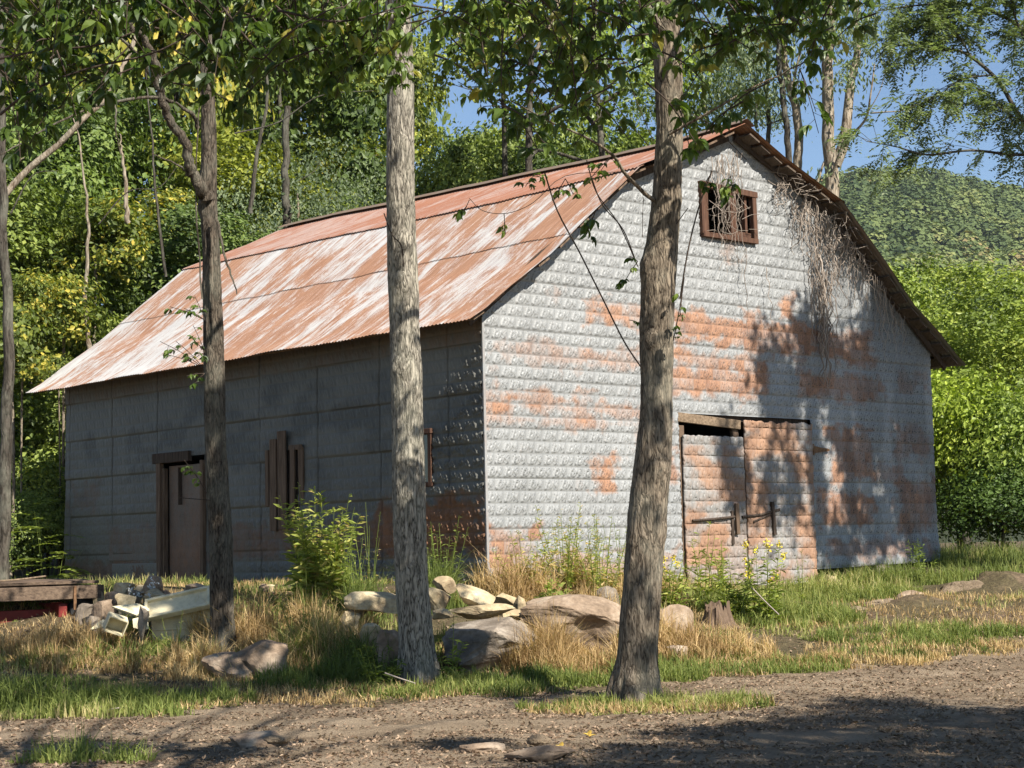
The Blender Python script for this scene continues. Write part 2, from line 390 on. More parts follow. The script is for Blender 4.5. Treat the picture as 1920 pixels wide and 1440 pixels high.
def side_rust_shade(B, Z):
    r = rects(B, Z, sr, 23) + .35 * sstep(3.05, 3.3, Z)
    ap = np.mod(B / 1.35 + .52, 1); tp = np.mod((Z - ZT) / .61, 1)
    w = .22 * groove(B + .05, Z, ZT) * sstep(2.2, .8, B) + .42 * np.maximum(1 - sstep(0, .010, np.minimum(ap, 1 - ap) * 1.35), 1 - sstep(0, .018, np.minimum(tp, 1 - tp))) * sstep(.35, .6, fbm(B * 1.5, Z * 2, 0, 37, 3)) + .06 + .30 * sstep(1.2, 2.4, B) + .10 * sstep(.86, .97, np.mod((Z - ZT) / ROW, 1)) + .40 * sstep(.5, .7, fbm(B * 1.6, Z * 2.4, 0, 33, 5)) * sstep(1.0, 2.0, Z) * sstep(3.3, 2.9, Z) + .2 * sstep(3, 3.3, Z)  # besides seams and soot, shade is painted in past the sunlit corner
    return r, w
s_holes = [(6.10, 7.33, 0, 2.18), (3.78, 4.40, 1.25, 2.12), (1.0, 1.62, 1.52, 2.20)]
tin_wall('side_wall', EB, -EA, 0, BL, 0, 3.75, .0135, side_h, s_holes, side_rust_shade, MT['tin_side'], lambda b: np.full_like(b, 3.66))
def cz(a, z): return emboss(a, z, ZS)
tin_wall('rear_wall', EA, EB, 0, BW, .1, 6.5, .05, lambda a, z: emboss(a, z, ZS) * .5, [], lambda a, z: (a * 0 + .3, a * 0), MT['tin'], lambda a: prof(a) - .05, None, BL)
tin_wall('far_wall', EB, EA, 0, BL, 0, 3.75, .05, lambda a, z: emboss(a, z, ZS) * .5, [], lambda a, z: (a * 0 + .3, a * 0), MT['tin'], lambda b: np.full_like(b, 3.7), None, BW)
# corner strip
mb = MB(); mb.box(barn(-.004, -.012, 1.95), (.035, .022, 3.1), rot=rotz(math.pi / 2 - YAW), A=.2)
o = mb.build('corner_strip', MT['tin'], barn_o, rel=BR)

# --- roof
def roof_z(a, b):
    z = prof(a)
    up = sstep(2.2, 4.6, 4.68 - np.abs(a - 4.68)) if False else np.clip((4.68 - np.abs(a - 4.68)) / 4.68, 0, 1)
    z = z + up * (np.interp(b, [-.4, 1.4, 6.9, 9, 11], [0.0, -.04, .10, .17, .20]))
    z = z + .035 * (fbm(a * .7, b * .8, 0, 41, 3) - .5) + .03 * (fbm(b * 1.3, a * .2, 5, 43, 2) - .5) * sstep(1.2, -.5, a)
    return z
CORR = .068
roof = None
def roof_strip(mb, a0, a1, b0, b1, lift, na, side, lists):
    nb = int((b1 - b0) / .0113) + 1
    Av, Bv = np.meshgrid(np.linspace(a0, a1, na), np.linspace(b0, b1, nb), indexing='ij')
    edge = 1 - np.abs(np.linspace(0, 1, na))[:, None]
    jag = (fbm(Bv * 2.2, 0, 0, 51 + int(a0 * 10), 3) - .5) * .05
    Av = Av + jag * edge * (1 if side > 0 else -1)
    z = roof_z(Av, Bv) + lift * (edge ** 1.5) + .006 * np.sin(2 * np.pi * Bv / CORR) + .012
    z += .02 * (np.abs(fbm(Bv * 1.7, a0, 0, 61, 3) - .45)) * edge ** 3 * (lift > 0)
    P = BO + EA * Av[..., None] + EB * Bv[..., None] + np.array([0, 0, 1.0]) * z[..., None]
    i0 = mb.n; mb.grid(P, np.full(Av.size, lists[0]).reshape(Av.shape))
    sl = np.sqrt((Av - a0) ** 2 + (z - z[0:1]) ** 2)
    lists[1].append(Bv.ravel()); lists[2].append((np.abs(Av - 4.68)).ravel())
m = M('rusty_roof_metal')
b_ = m.attr('rb'); s_ = m.attr('rs'); pv = m.attr()
vec = m.n('ShaderNodeCombineXYZ', ins={0: m.math('MULTIPLY', b_, 1.7), 1: m.math('MULTIPLY', s_, .62), 2: pv}).outputs[0]
vec2 = m.n('ShaderNodeCombineXYZ', ins={0: m.math('MULTIPLY', b_, 13.), 1: m.math('MULTIPLY', s_, 1.3), 2: pv}).outputs[0]
sheet = m.math('FLOOR', m.math('DIVIDE', b_, .62))
wn = m.n('ShaderNodeTexWhiteNoise', noise_dimensions='2D', ins={'Vector': m.n('ShaderNodeCombineXYZ', ins={0: sheet, 1: pv}).outputs[0]}).outputs['Value']
n1 = m.noise(vec, 1.25, 9, .72, .9); n2 = m.noise(vec2, 1.6, 9, .78, .5); n3 = m.noise(m.geo(), 60, 4, .7)
f = m.math('ADD', m.math('MULTIPLY', n1, .62), m.math('MULTIPLY', n2, .38))
f = m.math('ADD', f, m.math('MULTIPLY', m.math('SUBTRACT', wn, .5), .10))
f = m.math('ADD', f, m.math('MULTIPLY', m.math('SUBTRACT', n3, .5), .10))
# less bare zinc toward the front and the ridge strip
f = m.math('ADD', f, m.math('MULTIPLY', m.math('SUBTRACT', b_, 4.2), .006))
bare = m.ramp(f, [(.475, 0), (.565, .95)])
rust = m.ramp(m.math('ADD', m.math('MULTIPLY', n2, .7), m.math('MULTIPLY', n3, .3)), [(.3, (.15, .07, .042)), (.5, (.28, .145, .085)), (.72, (.38, .24, .155))])
rust = m.mix(m.ramp(pv, [(.55, 0), (.6, .55)]), rust, (.25, .09, .052))
zinc = m.ramp(n2, [(.3, (.30, .295, .29)), (.7, (.52, .51, .49))])
bare2 = m.math('MULTIPLY', bare, m.ramp(pv, [(.55, 1), (.6, .35)]))
c = m.mix(bare2, rust, zinc)
seam = m.ramp(m.math('FRACT', m.math('DIVIDE', b_, .62)), [(0, 1), (.018, 0)])
c = m.mix(m.math('MULTIPLY', seam, .5), c, (.14, .07, .05))
m.pbr(c, m.ramp(bare2, [(0, .75), (1, .45)]), 0, .35); MT['roof'] = m.m
rb, rs = [], []; mb = MB()
for a0, a1, lift, pv_ in ((-.5, 1.32, 0, .2), (1.22, 2.58, .010, .35), (2.46, 4.70, .024, .9)):
    roof_strip(mb, a0, a1, -.34 + (.0 if a0 < 2 else .0), BL + .42, lift, 60, 1, (pv_, rb, rs))
roof = mb.build('roof', MT['roof'], barn_o, True, {'rb': np.concatenate(rb), 'rs': np.concatenate(rs)}, rel=BR, flip=True)
rb, rs = [], []; mb = MB()
for a0, a1, lift, pv_ in ((9.86, 8.04, 0, .2), (8.14, 6.78, .022, .35), (6.9, 4.66, .03, .9)):
    roof_strip(mb, a0, a1, -.34, BL + .42, lift, 40, -1, (pv_, rb, rs))
mb.build('far_roof_slope', MT['tin_side'], barn_o, True, {'rb': np.concatenate(rb), 'rs': np.concatenate(rs)}, rel=BR)
# ridge cap
bb = np.linspace(-.36, BL + .43, 60); mb = MB()
V = []
for da, dz in ((-.17, -.045), (-.02, .035), (.02, .035), (.17, -.045)):
    V.append(np.stack([barn(4.68 + da, b, float(roof_z(np.array(4.68), np.array(b))) + dz + .03) for b in bb]))
mb.grid(np.stack(V, 0), .5); mb.build('ridge_cap', MT['tin_side'], barn_o, True, {'w': np.zeros(240)}, rel=BR, flip=True)
# sheathing boards under the overhang + bargeboards
def slope_rot(a):
    da = .05; s = math.atan2(prof(a + da) - prof(a - da), 2 * da)
    x = EA * math.cos(s) + np.array([0, 0, math.sin(s)]); y = EB; z = np.cross(x, y)
    return np.stack([x, y, z], 1)
al = list(np.arange(-.30, 4.5, .36)) + list(np.arange(4.92, 9.75, .262))
for i, a in enumerate(al):
    mb = MB(); e = random.uniform(-.30, -.24); ln = BL + .36 - e
    zc = prof(a) - .045
    mb.box(barn(a, e + ln / 2, zc + .03 * 0), (.22 + random.uniform(-.03, .02), ln, .026), slope_rot(a), .5)
    b = mb.build('sheathing_board', MT['wood' if a < 4.5 else 'boardd'], roof, rel=BR); 
for a0, a1 in ((-.28, 2.45), (2.55, 4.6), (4.76, 6.85), (6.95, 9.68)):
    am = (a0 + a1) / 2; s = math.atan2(prof(a1) - prof(a0), a1 - a0); x = EA * math.cos(s) + np.array([0, 0, math.sin(s)])
    mb = MB(); ln = math.hypot(a1 - a0, prof(a1) - prof(a0))
    mb.box(barn(am, -.06, (prof(a0) + prof(a1)) / 2 - .115 + (.03 if a0 > 4.7 and a0 < 6 else 0)), (ln, .04, .10), np.stack([x, EB, np.cross(x, EB)], 1), .5)
    mb.build('rake_rafter', MT['woodd'], roof, rel=BR)

RB = rotz(math.pi / 2 - YAW)       # local x -> EA, y -> EB
def bbox(name, mat, par, a, b, z, sx, sy, sz, tilt=0.0, jit=.0):
    mb = MB(); c, s = math.cos(tilt), math.sin(tilt)
    rt = RB @ np.array([[c, 0, -s], [0, 1, 0], [s, 0, c]])
    mb.box(barn(a, b, z), (sx, sy, sz), rt, .5, jit)
    o = mb.build(name, MT[mat], par, rel=BR)
    bv = o.modifiers.new('bevel', 'BEVEL'); bv.width = .004; bv.segments = 1
    return o
# --- gable window
def part_empty(name, parent, label=None):
    e = bpy.data.objects.new(name, None); COL.objects.link(e); e.parent = parent
    if label: e['label'] = label
    return e
win = bbox('window', 'woodr', barn_o, 4.595, -.035, 5.615, 1.20, .09, .085, -.02)
for nm, a, z, sx, sz, bb_ in (('jamb', 4.045, 5.27, .085, .66, -.03), ('jamb', 5.135, 5.27, .085, .66, -.03), ('mullion', 4.66, 5.27, .12, .64, -.035), ('sill', 4.60, 4.935, 1.16, .07, -.04),
                          ('sash_rail', 4.92, 5.02, .34, .07, .02), ('sash_stile', 4.99, 5.27, .05, .60, .02), ('sash_stile', 4.17, 5.27, .05, .60, .02)):
    bbox(nm, 'woodr', win, a, bb_, z, sx, .08, sz, random.uniform(-.015, .015))
# --- big doors
def tin_part(name, par, a0, a1, z0, z1, axis, n, off, mat, z00, seed, rust, ww=.05, amp=1.0, jag=0, lean=0.0):
    st = .012; na = int((a1 - a0) / st) + 1; nz = int((z1 - z0) / st) + 1
    A, Z = np.meshgrid(np.linspace(a0, a1, na), np.linspace(z0, z1, nz), indexing='ij')
    if jag: Z = Z + (Z > z1 - .08) * (fbm(A * 6, 0, 0, seed, 3) - .55) * jag
    H = emboss(A, Z, z00) * amp + off + .012 * (fbm(A * 2, Z * 2, 0, seed, 3) - .5) + lean * (Z - z0)
    P = BO + axis * A[..., None] + np.array([0, 0, 1.]) * Z[..., None] + n * H[..., None]
    rv = rust(A, Z) if callable(rust) else np.full_like(A, rust)
    mb = MB(); mb.grid(P, rv)
    o = mb.build(name, MT[mat], par, True, {'w': np.clip(ww + .10 * groove(A, Z, z00) + .4 * np.exp(-((emboss(A, Z, z00) - .0068) / .0016) ** 2) * (emboss(A, Z, z00) > .0052), 0, 1).ravel()}, rel=BR)  # w also paints relief shade along the ridge feet
    sd = o.modifiers.new('thick', 'SOLIDIFY'); sd.thickness = .03; sd.offset = -1
    return o
dl = tin_part('door', barn_o, 3.49, 4.73, .14, 2.165, EA, -EB, .015, 'tin_door', ZS + .03, 71, lambda A, Z: .18 + .65 * sstep(.42, .66, fbm(A * 2.2, Z * 3.6, 0, 72, 3)) + .25 * sstep(1.2, .8, Z))
dl['label'] = 'left tin door leaf with an open gap above it'
dr = tin_part('door', barn_o, 4.745, 6.235, .12, 2.40, EA, -EB, .03, 'tin_door', ZS - .02, 73, lambda A, Z: .20 + .75 * sstep(.38, .66, fbm(A * 2.0, Z * 3.4, 4, 74, 4)), jag=.10)
dr['label'] = 'right tin door leaf, rustier, with a ragged top edge'
bbox('corrugated_patch', 'tin_door', dr, 5.9, -.045, .20, .62, .01, .22)
bbox('lintel', 'woodh', barn_o, 4.08, .01, 2.375, 1.28, .06, .125, -.055)
bbox('header', 'woodd', barn_o, 4.85, .10, 2.46, 2.9, .08, .14, 0)
bbox('door_post', 'wood', barn_o, 3.52, .03, 1.25, .10, .06, 2.1, 0)
bbox('door_post', 'wood', barn_o, 4.66, .05, 2.2, .12, .05, .30, .12)
bbox('door_post', 'woodd', barn_o, 6.29, .05, 1.25, .10, .06, 2.2, 0)  # dark strip added behind the door edge to read as a shaded gap
# bar latch
mb = MB(); mb.tube([barn(3.60, -.07, 1.03), barn(4.0, -.075, 1.045), barn(4.45, -.08, 1.075)], [.016, .02, .018], 6)
lat = mb.build('latch', MT['woodd'], barn_o, True, rel=BR)
mb = MB(); mb.tube([barn(4.62, -.07, 1.07), barn(5.0, -.08, 1.10), barn(5.42, -.075, 1.17)], [.022, .018, .02], 6); mb.build('bar', MT['woodd'], lat, True, rel=BR)
mb = MB(); mb.tube([barn(4.85, -.07, 1.00), barn(5.22, -.08, 1.11)], [.018, .016], 6); mb.build('bar', MT['woodd'], lat, True, rel=BR)
bbox('keeper', 'wood', lat, 4.50, -.085, 1.05, .07, .035, .42, .02); bbox('keeper', 'woodd', lat, 4.42, -.06, .93, .05, .03, .46, .0); bbox('keeper', 'woodd', lat, 5.27, -.08, 1.05, .06, .05, .46, .07)
# strap hinge
def strap(a0, a1, z, tipz):
    pts = [(a0, .0), (a0 + .15 * (a1 - a0), .022), (a0 + .55 * (a1 - a0), .03), (a1, .055), (a1, -.055), (a0 + .55 * (a1 - a0), -.03), (a0 + .15 * (a1 - a0), -.022)]
    mb = MB(); V = [barn(a, -.056, z + tipz + dz) for a, dz in pts] + [barn(a, -.042, z + tipz + dz) for a, dz in pts]
    n = len(pts); mb.add(V, [list(range(n))]); mb.add(V, [list(range(n, 2 * n))[::-1]]); mb.add(V, [[i, i + n, (i + 1) % n + n, (i + 1) % n] for i in range(n)])
    return mb
hg = strap(5.86, 6.24, 2.03, 0).build('hinge', MT['iron'], barn_o, rel=BR)
strap(6.66, 6.28, 2.03, .0).build('hinge_leaf', MT['iron'], hg, rel=BR)
mb = MB(); mb.tube([barn(6.26, -.06, 1.95), barn(6.26, -.06, 2.11)], .014, 8); mb.build('hinge_pin', MT['iron'], hg, rel=BR)
# --- side door
def sbox(name, mat, par, b, z, sb, sz, out=.03, th=.06, tilt=0.0):
    mb = MB(); c, s = math.cos(tilt), math.sin(tilt)
    rt = RB @ np.array([[1, 0, 0], [0, c, -s], [0, s, c]])
    mb.box(barn(-out, b, z), (th, sb, sz), rt, .5, .002)
    o = mb.build(name, MT[mat], par, rel=BR)
    bv = o.modifiers.new('bevel', 'BEVEL'); bv.width = .004; bv.segments = 1
    return o
sd = tin_part('side_door', barn_o, 6.18, 7.20, .30, 2.06, EB, -EA, -.06, 'tin_side', ZT + .06, 81, lambda A, Z: .45 + .3 * sstep(1.4, .4, Z), .1, .12)
for nm, b, z, sb, sz, o_, tl in (('lintel', 6.95, 2.18, 1.0, .15, .05, 0), ('jamb', 7.30, 1.25, .10, 1.9, .04, .0), ('jamb', 7.22, 1.15, .06, 1.75, .0, 0), ('jamb', 6.13, 1.2, .07, 1.8, .03, 0), ('seam_batten', 6.85, 1.75, .012, .55, -.035, 0)):
    sbox(nm, 'wood' if nm == 'jamb' else 'woodd', sd, b, z, sb, sz, o_, .07, tl)
# patched sheet below, left of the door
tin_part('patch_sheet', barn_o, 7.42, 8.75, .35, .62, EB, -EA, .02, 'tin_side', ZT, 83, .1, .0, .3)
tin_part('patch_sheet', barn_o, 7.45, 8.85, .66, 1.16, EB, -EA, .015, 'tin_side', ZT, 84, .25, .25, .2)
# --- boarded window
bw = sbox('boarded_window', 'woodd', barn_o, 4.10, 1.68, .92, .95, -.03, .03)
for b, z, sb, sz, o_, nm, tl in ((4.50, 1.76, .08, .78, .03, 'board', 0), (4.33, 1.66, .15, 1.26, .05, 'board', .012), (4.11, 1.72, .19, 1.34, .055, 'board', -.01), (3.88, 1.62, .10, 1.06, .05, 'board', .02), (3.70, 1.78, .11, .72, .03, 'board', -.015), (3.82, 2.15, .30, .07, .04, 'lintel', 0)):
    sbox(nm, 'wood', bw, b, z, sb, sz, o_, .03, tl)
# --- small side window
sw = sbox('side_window', 'woodr', barn_o, 1.30, 2.19, .72, .06, .03, .07)
for b, z, sb, sz, nm in ((.985, 1.86, .06, .70, 'jamb'), (1.64, 1.86, .06, .70, 'jamb'), (1.30, 1.53, .72, .06, 'sill'), (1.32, 1.86, .04, .62, 'mullion')):
    sbox(nm, 'woodr', sw, b, z, sb, sz, .02, .06)
mb = MB(); mb.box(barn(.01, 1.31, 1.86), (.006, .60, .62), RB); mb.build('pane', (lambda: (lambda m: (m.pbr((.05, .06, .05), .12, 0, .6), m.m)[1])(M('old_window_glass')))(), sw, rel=BR)
# interior: dirt floor + loft floor keep the inside dark
mb = MB(); mb.box(barn(BW / 2, BL / 2, 3.2), (BW - .2, BL - .3, .05), RB); mb.build('loft_floor', MT['woodd'], barn_o, rel=BR)

# ============================================================ GROUND
def gh(X, Y):
    X = np.asarray(X, float); Y = np.asarray(Y, float)
    L = np.interp(Y, [0, 14.8, 16, 17.3, 18.5, 19.2, 20, 21, 22.5, 26, 31, 40, 60, 90, 160], [0, 0, .03, .12, .33, .48, .68, .90, .94, .93, .95, 1.4, 4.5, 6, 8])
    Rr = np.interp(Y, [0, 15.5, 16.6, 17.5, 19, 20.5, 22, 24, 25.3, 27.4, 30, 60, 120, 200], [0, 0, .03, .08, .27, .42, .55, .63, .76, .98, 1.0, .9, .6, .5])
    t = sstep(-.3, 3.4, X - (Y - 19) * .25)
    t = np.where(Y > 30, sstep(-6, 3, X + (Y - 30) * .06), t)
    z = L * (1 - t) + Rr * t
    near = sstep(34, 28, Y)
    z = z + near * (.07 * (fbm(X * .5, Y * .9, 0, 91, 3) - .5) * sstep(12, 15, Y) + .035 * (fbm(X * 2.2, Y * 2.6, 0, 92, 4) - .5) + .018 * (fbm(X * 9, Y * 9, 0, 93, 3) - .5))
    # dirt mounds on the right
    for (mx, my, h, r) in ((6.6, 24.2, .22, .7), (7.4, 24.0, .16, .6), (4.9, 21.8, .10, .55), (6.4, 21.4, .09, .6), (5.3, 20.9, .07, .5)):
        z = z + h * np.exp(-((X - mx) ** 2 + ((Y - my) * .8) ** 2) / (2 * (r * .5) ** 2)) * (.7 + .6 * vnoise(X * 5, Y * 5, 0, 95))
    # shallow wheel ruts
    z = z - .03 * np.exp(-((Y - 13.3 - .12 * np.sin(X)) / .25) ** 2) - .025 * np.exp(-((Y - 12.0 - .1 * np.sin(X + 1)) / .25) ** 2)
    return z
def G3(x, y, dz=0.0): return np.array([x, y, float(gh(x, y)) + dz])
def road_edge(X):
    """distance at which the dirt track gives way to grass"""
    return np.interp(X, [-8, -4.6, -2.2, -.6, .4, 1.4, 2.5, 4, 6, 8], [14.9, 14.9, 15.35, 15.6, 15.9, 16.5, 17.2, 17.9, 18.6, 19.3]) + .9 * (fbm(X * .9, 1.3, 0, 97, 4) - .5)
m = M('grassy_ground'); g = m.geo()
n1 = m.noise(g, .9, 8, .65, .3); n2 = m.noise(g, 14, 8, .72)
c = m.ramp(n1, [(.30, (.10, .085, .045)), (.48, (.15, .12, .065)), (.6, (.22, .155, .10)), (.75, (.27, .195, .135))])
c = m.mix(m.ramp(n2, [(.35, .75), (.65, 0)]), c, (.035, .026, .018))
m.pbr(c, .95, 0, .1, m.bump(n2, .9, .05)); MT['ground'] = m.m
m = M('trodden_dirt'); g = m.geo()
gs = m.mapv(g, (1, 2.4, 1)); n1 = m.noise(gs, .8, 8, .68, .5); n2 = m.noise(g, 26, 8, .75); n3 = m.noise(g, 90, 4, .7)
c = m.ramp(n1, [(.3, (.15, .108, .068)), (.5, (.30, .225, .15)), (.7, (.42, .325, .225))])
c = m.mix(m.ramp(n2, [(.32, .7), (.48, 0)]), c, (.06, .042, .028))
c = m.mix(m.ramp(n3, [(.55, 0), (.75, .5)]), c, (.36, .28, .22))
m.pbr(c, .95, 0, .12, m.bump(m.math('ADD', n2, m.math('MULTIPLY', n3, .5)), 1.0, .04)); MT['dirt'] = m.m
xs = np.concatenate([np.linspace(-400, -40, 20)[:-1], np.linspace(-40, -9, 30)[:-1], np.arange(-9, 9.5, .06), np.linspace(9.6, 45, 40), np.linspace(50, 400, 20)])
ys = np.concatenate([np.linspace(-30, 8, 20)[:-1], np.arange(8, 30, .06), np.linspace(30.1, 70, 60), np.linspace(74, 400, 40)])
X, Y = np.meshgrid(xs, ys, indexing='ij')
mb = MB(); mb.grid(np.stack([X, Y, gh(X, Y)], -1), .5); tag(mb.build('ground', MT['ground'], None, True), kind='structure')
xs = np.concatenate([np.linspace(-30, -9, 20)[:-1], np.arange(-9, 11, .035), np.linspace(11.2, 30, 20)]); ys = np.concatenate([np.linspace(-8, 9.5, 12)[:-1], np.arange(9.5, 20, .035)])
X, Y = np.meshgrid(xs, ys, indexing='ij')
d = road_edge(X) - Y + .9 * (fbm(X * 1.6, Y * 3, 0, 98, 5) - .5)
# grassy island around the foot of the brown tree and a few tufts
isl = np.exp(-(((X - 1.15) / 1.15) ** 2 + ((Y - 14.75) / .62) ** 2)); d = d - 1.4 * sstep(.25, .75, isl + .35 * (fbm(X * 3, Y * 5, 0, 99, 3) - .5)) * 3
keep = (d > 0)[:-1, :-1]
ff = .012 * (fbm(X * 20, Y * 20, 0, 100, 3) - .4)
mb = MB(); mb.grid(np.stack([X, Y, gh(X, Y) + .006 + np.clip(ff, -.001, .02)], -1), .5, keep); tag(mb.build('dirt_track', MT['dirt'], None, True), kind='structure')
def is_dirt(X, Y):
    d = road_edge(X) - Y + .9 * (fbm(X * 1.6, Y * 3, 0, 98, 5) - .5)
    isl = np.exp(-(((X - 1.15) / 1.15) ** 2 + ((Y - 14.75) / .62) ** 2)); d = d - 4.2 * sstep(.25, .75, isl + .35 * (fbm(X * 3, Y * 5, 0, 99, 3) - .5))
    return d > 0
def in_barn(X, Y, m=0.0):
    r = np.stack([X - BO[0], Y - BO[1]], -1); a = r @ EA[:2]; b = r @ EB[:2]
    return (a > -m) & (a < BW + m) & (b > -m) & (b < BL + m)
def fru(n, y0, y1, margin=.6, dens=1.0):
    Y = y0 + (y1 - y0) * rng.random(n) ** dens; hw = Y * 960 / FPX + margin; return (rng.random(n) * 2 - 1) * hw, Y

# ------------------------------------------------------------ grass
def blades(mb, X, Y, h, w, v, lean=.35, z0=None):
    n = len(X); z = gh(X, Y) if z0 is None else z0
    a = rng.random(n) * 2 * np.pi; ld = rng.random(n) * 2 * np.pi
    s = np.stack([np.cos(a), np.sin(a), 0 * a], -1); l = np.stack([np.cos(ld), np.sin(ld), 0 * a], -1)
    P = np.stack([X, Y, z - .01], -1); k = (lean * rng.random(n))[:, None]; hh = np.broadcast_to(h, (n,))[:, None]; ww = np.broadcast_to(w, (n,))[:, None]
    up = np.array([0, 0, 1.0])
    p1 = P + up * hh * .5 + l * hh * k * .3; p2 = P + up * hh * (1 - .4 * k) + l * hh * k
    V = np.stack([P - s * ww, P + s * ww, p1 + s * ww * .8, p1 - s * ww * .8, p2 + s * ww * .1, p2 - s * ww * .1], 1)
    i = np.arange(n)[:, None] * 6
    F = np.concatenate([i + [0, 1, 2, 3], i + [3, 2, 4, 5]], 0)
    mb.add(V.reshape(-1, 3), F, np.repeat(v, 6))
# short turf everywhere off the track
gm = MB()
X, Y = fru(190000, 14.2, 31, .8, 1.25)
cl = fbm(X * 1.4, Y * 1.8, 0, 110, 4); bare_ = (np.exp(-(((X - 5.0) / 1.4) ** 2 + ((Y - 21.6) / 1.0) ** 2)) + np.exp(-(((X - 6.6) / 1.2) ** 2 + ((Y - 23.6) / 1.0) ** 2)) + .8 * np.exp(-(((X - 4.3) / 1.0) ** 2 + ((Y - 20.2) / .5) ** 2)))
k = (~is_dirt(X, Y)) & (bare_ < .35 + .5 * rng.random(len(X))) & (~in_barn(X, Y, -.05)) & (cl > .43 + .10 * sstep(1, 4, X) * (rng.random(len(X)))) & (fbm(X * 3.5, Y * 4.5, 0, 119, 3) + .25 * (rng.random(len(X)) - .5) > .42)
X, Y, cl = X[k], Y[k], cl[k]; n = len(X)
dryf = fbm(X * .8, Y * .9, 0, 111, 4); 
h = (.035 + .10 * sstep(.42, .7, cl)) * (.5 + rng.random(n)); h *= 1 + .9 * sstep(23.5, 25.5, Y) * (X > 3)
v = np.clip(.22 + .5 * rng.random(n) + 1.6 * (dryf - .45), 0, 1)
blades(gm, X, Y, h, .004 + .003 * rng.random(n), v, .7)
# longer lush grass: wall foot on the right, edge strips, island
def patch(cx, cy, rx, ry, n, h0, h1, v0, v1, mb, lean=.6, w=.005):
    r = np.sqrt(rng.random(n)); t = rng.random(n) * 2 * np.pi; X = cx + r * np.cos(t) * rx; Y = cy + r * np.sin(t) * ry
    cn = fbm(X * 5, Y * 5, 0, 131, 3); k = ~in_barn(X, Y, -.03) & (cn + .3 * (rng.random(n) - .5) > .40); X, Y, cn = X[k], Y[k], cn[k]; m_ = len(X)
    blades(mb, X, Y, (h0 + (h1 - h0) * rng.random(m_) ** 1.6 * (1.25 - .8 * r[k])) * (.45 + 1.5 * sstep(.38, .66, cn)), w * (.6 + .8 * rng.random(m_)), np.clip(v0 + (v1 - v0) * (rng.random(m_) * .7 + .6 * (fbm(X * 2, Y * 2, 0, 133, 2) - .25)), 0, 1), lean * 1.5)
def pgx(u, v, Y): q = at(u, v, Y); return q[0], q[1]
for (u, v, Y, rx, ry, n, h0, h1, v0, v1) in ((1560, 1120, 23.2, 1.2, .8, 9000, .05, .20, .3, .9), (1680, 1095, 25.2, 1.3, .6, 6000, .06, .22, .15, .8), (1460, 1170, 20.6, 1.0, .9, 8000, .06, .22, .2, .9),
        (1350, 1230, 17.6, 1.3, .5, 7000, .04, .12, .2, .85), (1150, 1235, 16.9, .9, .45, 6000, .05, .16, .2, .8), (960, 1260, 16.6, .7, .4, 4500, .05, .16, .2, .75), (860, 1285, 16.2, .8, .3, 3500, .05, .14, .3, .9),
        (1720, 1200, 19.2, 1.3, .5, 6000, .04, .13, .2, .8), (60, 1300, 15.6, .9, .5, 7000, .06, .24, .2, .75), (300, 1290, 15.9, .9, .35, 4500, .05, .16, .2, .7), (620, 1250, 17.0, .9, .5, 6000, .05, .2, .1, .6),
        (1190, 1330, 14.95, 1.0, .35, 5500, .03, .10, .3, .95), (1260, 1350, 14.6, .9, .35, 3500, .03, .08, .4, 1.), (240, 1200, 18.3, 1.2, .5, 5000, .06, .18, .3, .9), (640, 1120, 19.6, .5, .4, 3500, .15, .5, .1, .6), (580, 1180, 18.2, .5, .4, 3000, .1, .35, .2, .7),
        (830, 1090, 20.2, .45, .4, 3000, .15, .45, .1, .7), (1840, 1080, 28, 1.5, 1.5, 5000, .08, .26, .0, .5), (150, 1425, 12.0, .5, .25, 900, .05, .16, .3, .8), (700, 1200, 17.6, .5, .4, 4000, .1, .35, .0, .5)):
    x, y = pgx(u, v, Y); patch(x, y, rx, ry, n, h0, h1, v0, v1, gm)
tag(gm.build('grass', MT['grass']), 'green grass growing around the barn and along the track', 'grass', kind='stuff')
# dry golden grass
dm = MB()
for (u, v, Y, rx, ry, n, h0, h1) in ((490, 1170, 18.9, .75, .6, 6500, .15, .42), (650, 1190, 18.4, .5, .5, 3500, .12, .42), (600, 1200, 18, .8, .5, 3500, .08, .3), (1060, 1200, 17.7, .75, .4, 7500, .12, .40), (1120, 1230, 17.2, .6, .3, 3500, .08, .28),
        (950, 1110, 20.3, .7, .45, 5000, .12, .42), (1180, 1100, 20.8, .8, .4, 3000, .1, .32), (350, 1215, 18.0, .5, .25, 3000, .06, .24), (240, 1205, 18.0, 1.0, .3, 4000, .05, .18), (100, 1200, 18.6, .9, .5, 5000, .08, .26), (440, 1240, 17.6, .8, .35, 3500, .05, .20),
        (1310, 1200, 18.2, .8, .6, 4000, .08, .28), (1240, 1180, 18.6, .4, .5, 2500, .1, .3), (1650, 1150, 21.5, 1.3, .8, 1300, .03, .08), (1800, 1230, 18.5, 1.0, .6, 2500, .03, .08), (1100, 1140, 19.4, .5, .4, 2000, .1, .3), (300, 1260, 16.6, 1.5, .4, 3500, .03, .10), (1500, 1240, 17.8, 1.6, .4, 4500, .03, .1)):
    x, y = pgx(u, v, Y); patch(x, y, rx, ry, n, h0, h1, 0, 1, dm, .55, .004)
X, Y = fru(90000, 14.4, 24, .5, 1.2); bare_ = (np.exp(-(((X - 5.0) / 1.4) ** 2 + ((Y - 21.6) / 1.0) ** 2)) + np.exp(-(((X - 6.6) / 1.2) ** 2 + ((Y - 23.6) / 1.0) ** 2)) + .8 * np.exp(-(((X - 4.3) / 1.0) ** 2 + ((Y - 20.2) / .5) ** 2)))
k = (~is_dirt(X, Y)) & (bare_ < .2 + .8 * rng.random(len(X))) & (~in_barn(X, Y, .0)) & (fbm(X * .9, Y * 1.1, 0, 115, 4) > .47)
